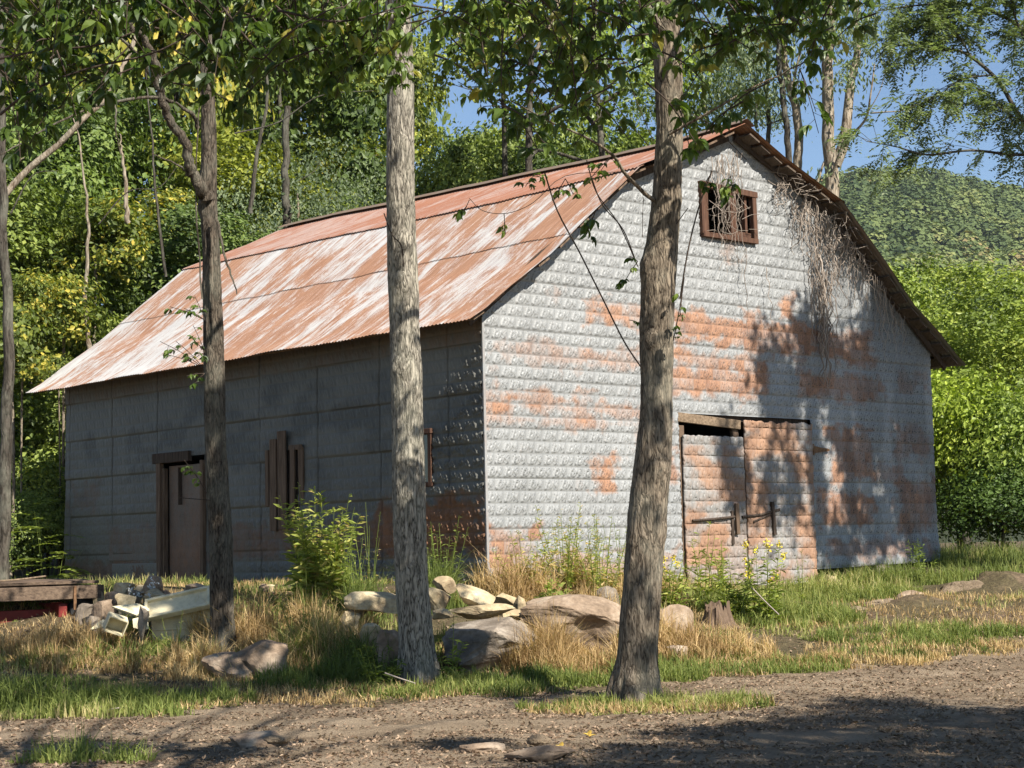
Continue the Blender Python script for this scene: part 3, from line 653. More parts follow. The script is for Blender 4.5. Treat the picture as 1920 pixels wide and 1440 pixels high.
blades(dm, X[k], Y[k], .03 + .09 * rng.random(k.sum()), .004, rng.random(k.sum()), .9)
tag(dm.build('dry_grass', MT['dry']), 'dry straw coloured grass between the rocks and trees', 'dry grass', kind='stuff')

# ------------------------------------------------------------ leaf primitives
def leafset(mb, P, D, N, L, W, v, shape='quad', curl=.12):
    """P base, D direction, N normal hint, per-leaf length & width"""
    n = len(P); v = np.broadcast_to(np.asarray(v, float), (n,)); D = unit(D); Sx = unit(np.cross(D, N)); Nn = np.cross(Sx, D)
    L = np.broadcast_to(L, (n,))[:, None]; W = np.broadcast_to(W, (n,))[:, None]
    if shape == 'quad':
        V = np.stack([P, P + D * L * .5 + Sx * W * .5 + Nn * L * curl, P + D * L, P + D * L * .5 - Sx * W * .5 + Nn * L * curl], 1); k = 4
        F = np.arange(n)[:, None] * 4 + [0, 1, 2, 3]
        mb.add(V.reshape(-1, 3), F, np.repeat(v, 4))
    else:
        f = np.array([[0, 0, 0], [.22, .36, .10], [.52, .50, .12], [.80, .27, .02], [1, 0, -.14], [.8, -.27, .02], [.52, -.50, .12], [.22, -.36, .10], [.5, 0, 0.0]])
        V = P[:, None] + D[:, None] * L[:, None] * f[None, :, :1] + Sx[:, None] * W[:, None] * f[None, :, 1:2] + Nn[:, None] * L[:, None] * f[None, :, 2:3] * (curl / .12)
        i = np.arange(n)[:, None] * 9
        F = np.concatenate([i + [0, 1, 2, 8], i + [8, 2, 3, 4], i + [0, 8, 6, 7], i + [8, 4, 5, 6]], 0)
        mb.add(V.reshape(-1, 3), F, np.repeat(v, 9))
def rdir(n): return unit(rng.normal(size=(n, 3)))
# leaf litter
lm = MB(); n = 42000
X, Y = fru(n, 9.8, 21, .4, 1.0); k = (is_dirt(X, Y) | (rng.random(n) < .6)) & (fbm(X * 1.1, Y * 2.4, 0, 121, 4) > .36)
X, Y = X[k], Y[k]; n = len(X); D = rdir(n); D[:, 2] *= .25; N = unit(rng.normal(size=(n, 3)) * .45 + [0, 0, 1])
leafset(lm, np.stack([X, Y, gh(X, Y) + .012 + .01 * rng.random(n)], -1), D, N, (.02 + .045 * rng.random(n) ** 2), .010 + .018 * rng.random(n), np.clip(rng.random(n) ** 1.2 * .93, 0, 1), 'quad', .2)
tag(lm.build('leaf_litter', MT['litter']), 'brown leaf litter scattered over the dirt track', 'leaf litter', kind='stuff')
cm = MB(); n = 1600; X, Y = fru(n, 9.8, 18.5, .4, 1.0); k = is_dirt(X, Y) & (fbm(X * 1.5, Y * 3, 0, 125, 4) > .47); X, Y = X[k], Y[k]; n = len(X)
oct_ = np.array([[1, 0, 0], [0, 1, 0], [-1, 0, 0], [0, -1, 0], [0, 0, 1], [0, 0, -1]], float)
s = (.008 + .03 * rng.random(n) ** 3)[:, None, None]
V = np.stack([X, Y, gh(X, Y) + .008], -1)[:, None] + oct_[None] * s * (.6 + .8 * rng.random((n, 6, 1)))
i = np.arange(n)[:, None] * 6
F = np.concatenate([i + q for q in ([0, 1, 4], [1, 2, 4], [2, 3, 4], [3, 0, 4], [1, 0, 5], [2, 1, 5], [3, 2, 5], [0, 3, 5])], 0)
cm.add(V.reshape(-1, 3), F, .5); tag(cm.build('gravel', MT['dirt'], None, True), 'loose clods and gravel lying on the dirt track', 'gravel', kind='stuff')
for (u, v, Y, lb) in ((1052, 1385, 12.1, 'small yellow fallen leaf standing upright in the foreground dirt'), (1105, 1368, 12.6, 'flat yellow fallen leaf near the foot of the brown tree')):
    x, y = pgx(u, v, Y); mb = MB(); P = np.array([G3(x, y, .02)] * 3); leafset(mb, P, np.array([[1, .2, .3], [-.8, .3, .5], [.1, -.3, .9]]), np.array([[0, 0, 1.]] * 3), .055, .035, np.array([1., 1, 1]), 'broad')
    tag(mb.build('fallen_leaf', MT['litter'], None, True), lb, 'leaf')

# ------------------------------------------------------------ rocks
def ico(sub=4):
    bpy_me = bpy.data.meshes.new('t'); import bmesh
    bm = bmesh.new(); bmesh.ops.create_icosphere(bm, subdivisions=sub, radius=1); bm.to_mesh(bpy_me); bm.free()
    V = np.zeros(len(bpy_me.vertices) * 3); bpy_me.vertices.foreach_get('co', V); F = np.zeros(len(bpy_me.polygons) * 3, np.int32)
    bpy_me.polygons.foreach_get('vertices', F); bpy.data.meshes.remove(bpy_me); return V.reshape(-1, 3), F.reshape(-1, 3)
ICO = {k: ico(k) for k in (3, 4, 5)}
def rockgeo(size, seed, ang=6, sub=4, rough=.12, tan=False):
    rough = .10 if tan else .2
    V, F = ICO[sub]; r = np.random.default_rng(seed); P = V.copy()
    for _ in range(ang + (9 if tan else 5)):                                   # chop with planes -> facets
        d = unit(r.normal(size=3)); c = .46 + .32 * r.random(); k = P @ d - c; P = P - np.clip(k, 0, None)[:, None] * d * (.99 if tan else .93)
    nrm = fbm(V[:, 0] * 2 + seed, V[:, 1] * 2, V[:, 2] * 2, seed, 5) - .5
    P = P * (1 + rough * 1.6 * nrm[:, None] + .05 * (fbm(V[:, 0] * 7 + seed, V[:, 1] * 7, V[:, 2] * 7, seed + 5, 3) - .5)[:, None]); return P * np.array(size) / 2 * 1.42, F
def rock(label, u, v, Y, size, mat, seed, rot=0., tilt=0., ang=6, group=None, sub=4, dz=0.0, name='rock', rough=.12, stand=False):
    """u,v = middle of the stone in the photo; rests on what lies below"""
    q = at(u, v, Y); P, F = rockgeo(size, seed, ang, sub, rough, mat == 'rock_t')
    P = P @ euler(tilt, tilt * .5, rot).T
    g0 = float(gh(q[0], q[1])) - q[2] - .05; lo = P[:, 2].min()
    if lo > g0 and name == 'rock' and dz == 0 and lo - g0 < .32 and not any(w_ in label for w_ in ('top', 'propped', 'lying across', 'angular', 'leaning')):
        k = P[:, 2] < 0; f_ = P[k, 2] / lo; P[k, :2] *= (1 + .35 * f_ ** 2)[:, None]; P[k, 2] = P[k, 2] * (g0 / lo if g0 < 0 else 1)
    mb = MB(); mb.add(P, F)
    o = mb.build(name, MT[mat], None, False); o.location = q + np.array([0, 0, dz])
    return tag(o, label, 'rock', group)
RK = [
 ('long flat tan slab propped on stones left of the pale tree', 712, 1131, 18.6, (.55, .40, .24), 'rock_t', 3, .1, .05, 5),
 ('big grey boulder with a white patch right of the pale tree foot', 905, 1205, 17.7, (.95, .7, .44), 'rock_g', 4, -.1, .1, 7),
 ('rounded brown boulder half hidden by golden grass', 1075, 1168, 18.5, (.98, .6, .40), 'rock_r', 5, .15, .12, 4),
 ('angular tan block leaning on top of the grey boulder', 893, 1121, 18.6, (.42, .3, .20), 'rock_t', 8, .3, .45, 9),
 ('small pointed pale rock at the top of the pile by the tree', 832, 1100, 19.0, (.20, .18, .17), 'rock_t', 9, 0, .2, 7),
 ('pale flat rock lying across the top of the grey boulder', 905, 1148, 18.3, (.55, .34, .13), 'rock_t', 10, -.12, -.05, 6),
 ('tan rock touching the right side of the pale trunk', 822, 1125, 18.7, (.30, .28, .22), 'rock_t', 12, .6, .1, 7),
 ('squat tan rock behind the angular block', 950, 1124, 19.1, (.28, .2, .13), 'rock_t', 13, .1, .1, 6),
 ('yellowish stone at the right end of the pile', 958, 1152, 18.5, (.26, .2, .13), 'rock_t', 14, .3, .2, 7),
 ('round white stone beside the yellowish stone', 976, 1132, 18.9, (.13, .12, .13), 'rock_t', 15, 0, 0, 5),
 ('low tan stone under the flat pale rock', 830, 1151, 18.2, (.24, .18, .12), 'rock_t', 16, 0, 0, 6),
 ('brown stone left of the pale trunk under the slab', 700, 1192, 17.8, (.26, .22, .18), 'rock_t', 17, .5, .1, 6),
 ('mossy stone touching the left of the pale tree foot', 738, 1205, 17.4, (.24, .22, .24), 'rock_r', 18, .2, .3, 6),
 ('cream stone at the far left of the slab', 654, 1165, 18.4, (.24, .2, .18), 'rock_t', 19, .2, .2, 7),
 ('small stone wedged beneath the slab', 670, 1150, 18.6, (.16, .14, .14), 'rock_g', 20, .2, .2, 6),
 ('brown boulder in the grass right of the dark tree foot', 495, 1226, 17.5, (.42, .32, .20), 'rock_r', 21, -.3, .25, 5),
 ('brown lump at the foot of the dark left tree', 430, 1240, 17.5, (.40, .30, .13), 'rock_r', 22, .0, .1, 4),
 ('rounded boulder just right of the brown tree', 1262, 1165, 18.9, (.40, .34, .28), 'rock_r', 23, .0, .1, 5),
 ('tan stone right of the brown tree near the rounded boulder', 1270, 1215, 17.9, (.15, .12, .07), 'rock_r', 24, .0, .1, 5),
 ('dark rock at the left edge of the brown trunk', 1143, 1120, 19.8, (.22, .2, .18), 'rock_g', 25, .0, .1, 7),
 ('thin flat stone behind the golden grass', 1108, 1130, 19.5, (.36, .22, .08), 'rock_t', 26, .2, .3, 7),
 ('pale stone among weeds below the tin wall corner', 965, 1083, 20.6, (.13, .1, .11), 'rock_t', 27, .2, .3, 7),
 ('white stone at the very corner of the barn', 912, 1086, 20.7, (.10, .09, .12), 'rock_t', 28, .2, .3, 7),
 ('whitish stone against the gable among weeds', 1040, 1070, 21.3, (.26, .2, .16), 'rock_t', 29, .2, .3, 7),
 ('small pale stone left of the stump', 1215, 1080, 21.5, (.22, .2, .16), 'rock_t', 30, .2, .3, 7),
 ('stone under the lifted edge of the tin wall', 1610, 1088, 25.6, (.34, .25, .18), 'rock_g', 31, .2, .1, 6),
 ('foundation stone right of the doors', 1555, 1092, 25.2, (.22, .25, .20), 'rock_t', 32, .0, .0, 7),
 ('dark foundation stone beneath the wall near its right end', 1655, 1075, 26.2, (.40, .25, .20), 'rock_g', 33, .4, .1, 6),
 ('smooth brown stone by the dirt mound on the right', 1712, 1124, 22.6, (.29, .24, .17), 'rock_r', 34, .0, .05, 3),
 ('flat half buried stone in the foreground dirt', 1000, 1412, 11.4, (.36, .24, .08), 'rock_r', 35, -.1, -.08, 4),
 ('low half buried stone left in the foreground dirt', 480, 1384, 12.6, (.36, .24, .07), 'rock_r', 36, .1, .05, 4),
 ('small half buried stone beside the flat foreground stone', 905, 1402, 12.0, (.22, .16, .06), 'rock_r', 37, .1, .05, 4),
]
for i, (lb, u, v, Y, sz, mt, sd_, rt, tl, an) in enumerate(RK):
    rock(lb, u, v, Y, sz, mt, sd_, rt, tl, an, sub=5 if sz[0] > .45 else 4)
# rubble heap by the side door
g_ = 'rubble heap stones by the side door'
adj = [('round pinkish', 'rock_r'), ('tan', 'rock_t'), ('grey', 'rock_g')]
HE = [(285, 1098, 19.9, .24, 0, 'tan block below the side door, topmost of the rubble heap'), (268, 1106, 20.3, .2, 1, 'pale tan stone behind the top of the rubble heap'), (230, 1100, 20.2, .22, 1, 'broad tan stone at the upper left of the rubble heap'), (210, 1117, 19.9, .17, 0, 'brown stone with a flat face in the rubble heap'),
      (184, 1110, 20.3, .14, 1, 'small brick-like block just right of the trailer deck'), (195, 1135, 19.6, .24, 0, 'brown wedge stone at the front left of the rubble heap'), (238, 1128, 19.6, .22, 1, 'sunlit tan stone in the middle of the rubble heap'), (290, 1117, 19.6, .27, 1, 'big yellowish stone behind the enamel lid'),
      (310, 1116, 19.9, .13, 0, 'small round stone right of the yellowish one'), (372, 1105, 19.8, .30, 0, 'long pinkish stone tilted against the enamel lid'), (391, 1106, 19.7, .13, 1, 'narrow upright stone beside the dark trunk'), (172, 1160, 19.4, .18, 2, 'grey broken slab behind the trailer wheel'),
      (188, 1172, 19.2, .16, 2, 'grey shard in front of the broken slab'), (165, 1140, 19.8, .2, 2, 'dark grey rubble piece against the tyre'), (252, 1112, 20, .14, 0, 'little rock wedged in the heap under the white flowers'), (494, 1102, 21, .12, 0, 'pinkish stone at the wall right of the dark trunk'), (505, 1100, 21.2, .12, 1, 'pale stone at the wall right of the dark trunk')]
for i, (u, v, Y, s, k, lb) in enumerate(HE):
    rock(lb, u, v, Y, (s, s * .8, s * random.uniform(.38, .75)), adj[k][1], 60 + i, random.uniform(-.6, .6), random.uniform(-.4, .4), 8, g_, 4)
rock('pink flat stone leaning up beside the trunk', 358, 1108, 20.0, (.2, .14, .10), 'rock_r', 90, .2, -.5, 6, g_)

# ============================================================ MAIN TREES
def trunk_mesh(mb, pts, Y, seed, flare=1.0, sides=64, lumps=(), fluting=.05, ylist=None):
    """pts: (u, v, width px); builds a bark-covered trunk through them"""
    q = np.array([at(u, v, (ylist[i] if ylist else Y)) for i, (u, v, w) in enumerate(pts)]); r = np.array([w * mpp(Y) / 2 for _, _, w in pts])
    zz = q[:, 2]; z = np.arange(zz[0], zz[-1], .022)
    cx = np.interp(z, zz, q[:, 0]); cy = np.interp(z, zz, q[:, 1]); rr = np.interp(z, zz, r)
    ker = np.ones(13) / 13
    def sm(a): return np.convolve(np.pad(a, 6, mode='edge'), ker, 'valid')
    cx, cy, rr = sm(cx), sm(cy), sm(rr)
    th = np.linspace(0, 2 * np.pi, sides + 1)
    T, Z = np.meshgrid(th, z); Rr = np.repeat(rr[:, None], sides + 1, 1)
    c, s = np.cos(T), np.sin(T); k = 1 / max(.05, r.mean())
    d = fluting * (fbm(c * 1.5 + seed, s * 1.5, Z * .9, seed, 3) - .5) * 2
    ridg = 1 - np.abs(2 * vnoise(c * 5.5 + seed, s * 5.5, Z * 3.2, seed + 1) - 1)
    fine = vnoise(c * 11 + seed, s * 11, Z * 16, seed + 3)
    Rr = Rr * (1 + d) + .011 * (ridg - .5) + .008 * (fine - .5)
    h = Z - zz[0]
    root = sstep(.45, 0, h) * flare
    Rr = Rr * (1 + root * (.22 + .30 * (np.cos(T * 5 + seed) > .2) * np.abs(np.cos(T * 5 + seed))))
    for (lv, ang, amp, sz) in lumps:        # knots: at photo row lv
        lz = np.interp(lv, [p[1] for p in pts[::-1]], zz[::-1])
        dd = ((Z - lz) / sz) ** 2 + (np.angle(np.exp(1j * (T - ang))) * r.mean() / sz) ** 2
        Rr = Rr + amp * np.exp(-dd) - amp * .5 * np.exp(-dd * 8)
    X = np.stack([cx[:, None] + Rr * c, cy[:, None] + Rr * s, Z], -1)
    mb.grid(X, .5)
    return q
TR = [(1190, 1318, 82), (1193, 1260, 74), (1200, 1150, 72), (1208, 1040, 70), (1215, 947, 72), (1222, 880, 68), (1228, 813, 60), (1232, 713, 58), (1231, 640, 64), (1233, 560, 62), (1236, 500, 64), (1245, 430, 56), (1252, 353, 52), (1256, 233, 48), (1251, 100, 52), (1247, 0, 52), (1247, -120, 48), (1252, -420, 40), (1262, -900, 28)]
TM = [(788, 1278, 66), (783, 1227, 64), (777, 1150, 62), (772, 1093, 61), (767, 960, 60), (766, 900, 60), (764, 780, 57), (762, 700, 59), (758, 600, 55), (756, 530, 57), (754, 480, 56), (752, 420, 54), (751, 330, 52), (751, 233, 51), (752, 130, 48), (748, 60, 46), (745, 0, 45), (742, -150, 42), (738, -420, 34), (730, -900, 22)]
TL = [(417, 1224, 46), (417, 1180, 43), (416, 1090, 42), (414, 1000, 42), (408, 920, 41), (403, 820, 38), (402, 713, 39), (400, 620, 37), (398, 560, 35), (396, 467, 32), (391, 400, 31), (389, 350, 33), (392, 300, 28), (391, 233, 27), (389, 160, 23), (385, 60, 23), (382, 0, 24), (380, -200, 20), (376, -500, 14)]
def limb(mb, pts, rads, sides=8, n=14, seed=1, wob=.012):
    P = curve([at(*p) for p in pts], n); m_ = len(P)
    P = P + (np.stack([fbm(np.arange(m_) * .9, seed + k, 0, seed, 2) - .5 for k in range(3)], -1)) * wob * 2
    mb.tube(P, np.interp(np.linspace(0, 1, m_), np.linspace(0, 1, len(rads)), rads), sides, .5); return P

def compound(mb, P, D, size, vbase, n=5, droop=.55):
    """a palmately held compound leaf: leaflets spread from the end of a petiole"""
    D = unit(D); side = unit(np.cross(D, [0, 0, 1.]) + 1e-6); base = P + D * size * .5
    mb_st.tube([P, base], [.0028, .0018], 3, .3, cap=False)
    k = n; A = np.linspace(-1.25, 1.25, k) + rng.normal(0, .12, k)
    dirs = np.cos(A)[:, None] * D + np.sin(A)[:, None] * side + np.array([0, 0, -droop])[None] * (.6 + .8 * rng.random((k, 1)))
    dirs = dirs + rng.normal(0, .12, (k, 3))
    L = size * (1.05 - .28 * np.abs(A)) * (.85 + .3 * rng.random(k))
    Nn = unit(np.array([.25, -.35, .8]) + rng.normal(0, .45, (k, 3)))
    leafset(mb, np.repeat(base[None], k, 0), dirs, Nn, L, L * .46, np.clip(vbase + .22 * (rng.random(k) - .5), 0, 1), 'broad', .16)
mb_st = None
def spray(mb, c0, c1, n, size, seed, spread=.28, stem=.008, sag=.25, v=.45):
    """leafy twig from c0 to c1 with n compound leaves"""
    c0, c1 = np.array(c0), np.array(c1); m_ = (c0 + c1) / 2 + np.array([0, 0, sag * .4]) * np.linalg.norm(c1 - c0)
    P = curve([c0, m_, c1], 10); mb_st.tube(P, np.linspace(stem, .003, len(P)), 4, .4, cap=False)
    for i in range(n):
        t = .25 + .75 * (i + rng.random()) / n; p = P[min(len(P) - 1, int(t * (len(P) - 1)))]
        d = unit(c1 - c0) * .5 + rdir(1)[0] * .9; d[2] = d[2] * .5 - .15
        vv = v + rng.normal(0, .16) + (.5 if rng.random() < .02 else 0)
        compound(mb, p, d, size * (.75 + .5 * rng.random()), vv, 5 if rng.random() < .7 else 3, .35 + .5 * rng.random())
def fill(mb, blobs, size, v=.45, root=None, k=.62):
    """blobs: (u, v, radius_u, radius_v, Y, n sprays)"""
    for (u, v_, ru, rv, Y, n) in blobs:
        for i in range(max(2, int(n * k))):
            a = rng.random() * 2 * math.pi; r = math.sqrt(rng.random())
            y = Y + rng.normal(0, .45)
            e = at(u + ru * r * math.cos(a), v_ + rv * r * math.sin(a), y)
            dr = unit(np.array([rng.normal(0, .8), rng.normal(0, .6), .55 + .4 * rng.random()])); ln = .35 + .45 * rng.random()
            s = e + dr * ln
            spray(mb, s, e, 3 + int(rng.random() * 3), size, i, v=v)
def pc(o): return o

# ---- brown tree (right)
tr = empty('tree', 'nearest brown barked tree rising in front of the gable with vine tendrils', 'tree', at(1190, 1310, 15.36), 'trees standing between the track and the barn')
RL = np.asarray(tr.location)
mb = MB(); trunk_mesh(mb, TR, 15.36, 3, 1.0, 72, ((640, -1.9, .035, .07), (880, -1.2, .03, .09), (500, -2.9, .03, .09), (1000, -.4, .02, .08), (740, -1.6, .015, .05), (380, -.6, .02, .06)), .10)
limb(mb, [(1228, 375, 15.3), (1180, 335, 15.0), (1150, 292, 14.8), (1110, 262, 14.6), (1040, 232, 14.0), (960, 190, 13.4)], [.020, .016, .013, .011, .008, .005])
limb(mb, [(1248, 60, 15.3), (1180, -20, 15.0), (1080, -90, 14.0), (1040, 20, 13.4), (1000, 110, 13.1)], [.05, .035, .025, .012])
limb(mb, [(1256, 30, 15.3), (1330, -40, 15.2), (1400, -60, 14.2), (1470, 20, 13.7), (1520, 60, 13.5)], [.05, .035, .025, .012])
limb(mb, [(1256, 250, 15.2), (1330, 210, 15.0), (1420, 160, 14.9), (1500, 120, 14.8), (1560, 70, 14.8)], [.014, .011, .009, .007, .004])
mb.build('trunk', MT['bark_r'], tr, True, rel=RL)
fm = MB(); mb_st = MB()
for pts, r0 in (([(1203, 690, 15.2), (1170, 640, 15.1), (1130, 560, 15.0), (1085, 470, 14.9), (1045, 395, 14.8), (1020, 320, 14.7)], .007), ([(1196, 500, 15.2), (1168, 430, 15.1), (1130, 385, 15.0), (1108, 330, 14.9)], .005), ([(1192, 490, 15.2), (1160, 420, 15.1), (1118, 360, 14.9), (1100, 300, 14.8)], .005),
               ([(1275, 560, 15.2), (1290, 470, 15.1), (1310, 390, 15.1), (1335, 320, 15.0)], .007), ([(1262, 640, 15.2), (1275, 575, 15.15), (1283, 520, 15.1)], .005), ([(1205, 445, 15.2), (1205, 400, 15.2), (1207, 370, 15.2)], .003),
               ([(880, 372, 14.8), (905, 395, 14.8), (950, 400, 14.8), (1000, 380, 14.8), (1060, 330, 14.8), (1170, 322, 15.0)], .003), ([(1130, 0, 14.6), (1160, 90, 14.8), (1190, 180, 15.0), (1225, 265, 15.2)], .004), ([(1110, 110, 14.6), (1150, 190, 14.8), (1215, 272, 15.2)], .004),
               ([(1290, 390, 15.0), (1268, 420, 15.1)], .004), ([(1400, 300, 15), (1340, 240, 15), (1290, 210, 15.1)], .004)):
    mb_st.tube(curve([at(*p) for p in pts], 16), r0, 5, .35)
fill(fm, [(1060, 60, 190, 70, 13.2, 40), (1010, 160, 120, 55, 13.1, 17), (1120, 210, 110, 70, 13.3, 16), (910, 40, 60, 45, 13.0, 5), (1180, 60, 70, 70, 13.6, 14), (1020, 250, 70, 40, 13.2, 6),
          (1340, 40, 110, 60, 13.6, 28), (1480, 40, 110, 60, 13.5, 28), (1400, 100, 110, 40, 13.6, 12), (1540, 85, 55, 40, 13.5, 8), (1310, 150, 60, 60, 13.7, 7), (1310, 275, 40, 30, 13.8, 5), (1580, 20, 40, 40, 13.5, 5)], .12, .5, k=.95)
def twig(mb, root, tips, size=.10, v=.5, st=.004):
    for t in tips: spray(mb, at(*root), at(*t), 3, size, 1, stem=st, sag=.1, v=v)
twig(fm, (1150, 290, 14.8), [(1120, 330, 14.9), (1095, 350, 14.8)], .09); twig(fm, (1060, 335, 14.8), [(1075, 365, 14.8), (1040, 375, 14.8)], .08, .55)
twig(fm, (945, 400, 14.8), [(948, 440, 14.8)], .08, .6); twig(fm, (880, 375, 14.8), [(868, 405, 14.8)], .09, .6); twig(fm, (1000, 330, 14.8), [(985, 350, 14.8), (1012, 332, 14.8)], .07)
twig(fm, (1283, 520, 15.1), [(1275, 595, 15.1)], .08, .5); twig(fm, (1196, 490, 15.2), [(1165, 540, 15.1), (1180, 480, 15.1)], .07, .6); twig(fm, (1262, 640, 15.1), [(1270, 610, 15.1)], .06, .5)
twig(fm, (1370, 330, 15), [(1360, 350, 15), (1375, 370, 15)], .10, .35); twig(fm, (1330, 330, 15), [(1320, 350, 15)], .10, .3); twig(fm, (1500, 130, 14.9), [(1490, 190, 14.9), (1530, 210, 14.9), (1535, 250, 14.9)], .12, .3); twig(fm, (1180, 600, 15.2), [(1195, 605, 15.1)], .05, .4)
twig(fm, (1115, 400, 14.9), [(1108, 420, 14.9), (1100, 440, 14.9)], .11, .3); twig(fm, (950, 200, 14.5), [(905, 200, 14.5), (950, 215, 14.4), (855, 160, 14.4)], .13, .35)
fm.build('foliage', MT['leaf_fg'], tr, rel=RL); mb_st.build('vine_tendril', MT['woodd'], tr, True, rel=RL)

# ---- pale tree (middle)
tm = empty('tree', 'straight pale barked tree standing behind the big grey boulder in front of the barn corner', 'tree', at(786, 1275, 17.0), 'trees standing between the track and the barn')
ML = np.asarray(tm.location); mb = MB()
trunk_mesh(mb, TM, 17.0, 8, .55, 72, ((455, -1.2, .03, .08), (530, -1.4, .03, .08), (690, -2.0, .035, .09), (860, -1.9, .03, .08), (270, -1.3, .012, .05)), .06)
limb(mb, [(745, 30, 16.9), (700, 30, 16.0), (650, 42, 15.2), (560, 20, 14.6), (450, -40, 14.2)], [.05, .022, .018, .015, .01])
limb(mb, [(748, -40, 16.9), (840, -110, 16.2), (960, -150, 15.4)], [.05, .03, .015])
mb.build('trunk', MT['bark_m'], tm, True, rel=ML)
fm = MB(); mb_st = MB()
mb_st.tube(curve([at(720, 400, 16.85), at(735, 440, 16.72), at(752, 460, 16.72), at(757, 500, 16.73)], 12), .006, 5, .4)
fill(fm, [(600, 60, 120, 60, 14.4, 30), (560, 130, 120, 50, 14.2, 22), (655, 130, 60, 50, 14.2, 11), (620, 180, 60, 30, 14.1, 5), (690, 40, 50, 50, 14.6, 9), (500, 40, 80, 50, 14.3, 12), (760, 140, 25, 30, 14.6, 3), (830, 90, 30, 40, 14.4, 3)], .14, .62, k=.8)
twig(fm, (750, 100, 14.9), [(742, 150, 14.7), (768, 140, 14.7), (755, 165, 14.7)], .12, .6); twig(fm, (860, 60, 14.5), [(850, 110, 14.4), (880, 70, 14.4), (870, 95, 14.4)], .13, .6)
fm.build('foliage', MT['leaf_fg'], tm, rel=ML); mb_st.build('twigs_and_stalks', MT['woodd'], tm, True, rel=ML)['kind'] = 'stuff'  # leafy twigs and leaf stalks together in one mesh

# ---- dark tree (left)
tl = empty('tree', 'slender dark forked tree in front of the side door, leftmost of the three near trees', 'tree', at(416, 1218, 18.5), 'trees standing between the track and the barn')
LL = np.asarray(tl.location); mb = MB()
trunk_mesh(mb, TL, 18.5, 13, .45, 56, ((540, -2.6, .02, .07), (390, -2.8, .03, .07), (350, -2.6, .02, .05)), .08)
limb(mb, [(384, 372, 18.4), (372, 345, 18.3), (355, 310, 18.2), (348, 270, 18.1), (325, 235, 18.0), (308, 200, 17.9), (300, 155, 17.8), (292, 115, 17.7), (270, 75, 17.6), (240, 40, 17.4), (205, 0, 17.2), (150, -60, 17)], [.075, .062, .055, .05, .045, .045, .04, .04, .035, .03, .025, .015], 12, 60, 3, .03)
limb(mb, [(300, 165, 17.8), (270, 120, 17.6), (245, 90, 17.4), (220, 65, 17.2)], [.032, .026, .018, .010], 8, 16)
limb(mb, [(325, 190, 18.0), (290, 182, 17.8), (220, 190, 17.5), (160, 205, 17.2), (90, 240, 16.8), (0, 290, 16.3)], [.02, .018, .015, .012, .009, .006], 8, 20)
limb(mb, [(352, 320, 18.2), (325, 305, 18.1), (295, 292, 18.0), (285, 288, 18)], [.014, .010, .007, .004], 6)
limb(mb, [(372, 240, 18.4), (362, 215, 18.3), (340, 200, 18.2), (330, 192, 18.1)], [.026, .022, .018, .01], 6)
limb(mb, [(405, 400, 18.3), (415, 450, 18.2), (430, 505, 18.1), (445, 552, 18.0)], [.018, .016, .012, .006], 6)
limb(mb, [(380, 560, 18.4), (368, 380, 18.35), (375, 180, 18.3), (378, 60, 18.3)], [.010, .010, .008, .006], 6)
limb(mb, [(217, 190, 17.5), (218, 240, 17.4), (225, 290, 17.4)], [.010, .010, .004], 6)
mb.build('trunk', MT['bark_l'], tl, True, rel=LL)
fm = MB(); mb_st = MB()
for pts in ([(0, 110, 13.6), (80, 95, 13.5), (200, 80, 13.4), (330, 20, 13.4)], [(0, 215, 13.6), (60, 170, 13.5), (160, 130, 13.4), (300, 95, 13.3), (420, 20, 13.3)], [(400, -10, 13.4), (470, 80, 13.5), (540, 140, 13.6)], [(520, 20, 13.4), (640, 40, 13.6), (760, 10, 13.8)]):
    mb_st.tube(curve([at(*p) for p in pts], 16), np.linspace(.012, .006, len(curve([at(*p) for p in pts], 16))), 5, .3)
fill(fm, [(100, 40, 130, 55, 13.5, 26), (60, 130, 80, 50, 13.5, 13), (250, 30, 110, 45, 13.4, 20), (200, 110, 80, 45, 13.4, 10), (60, 230, 60, 40, 13.5, 7), (150, 195, 50, 40, 13.4, 5), (25, 270, 40, 35, 13.5, 4),
          (400, 40, 80, 45, 13.5, 16), (380, 140, 60, 45, 13.5, 8), (460, 130, 60, 45, 13.6, 10), (430, 200, 50, 30, 13.6, 4), (280, 150, 40, 30, 13.4, 3)], .145, .34, k=.75)
for r_, tp in (((384, 600, 18.3), [(345, 578, 18.2), (318, 575, 18.2), (365, 555, 18.2)]), ((382, 690, 18.3), [(330, 640, 18.2), (300, 640, 18.2), (315, 665, 18.2)]), ((384, 660, 18.3), [(362, 610, 18.2), (355, 630, 18.2), (362, 675, 18.2)]), ((384, 700, 18.3), [(350, 705, 18.2), (365, 720, 18.2)]), ((388, 925, 18.3), [(352, 870, 18.2), (345, 862, 18.2)])):
    twig(fm, r_, tp, .075, .5, .004)
mb_st.tube([at(395, 938, 18.4), at(335, 933, 18.3)], .004, 4, .9)
fm.build('foliage', MT['leaf_fg'], tl, rel=LL); mb_st.build('twigs_and_stalks', MT['woodd'], tl, True, rel=LL)['kind'] = 'stuff'  # mesh merges leaf-bearing twigs with their stalks

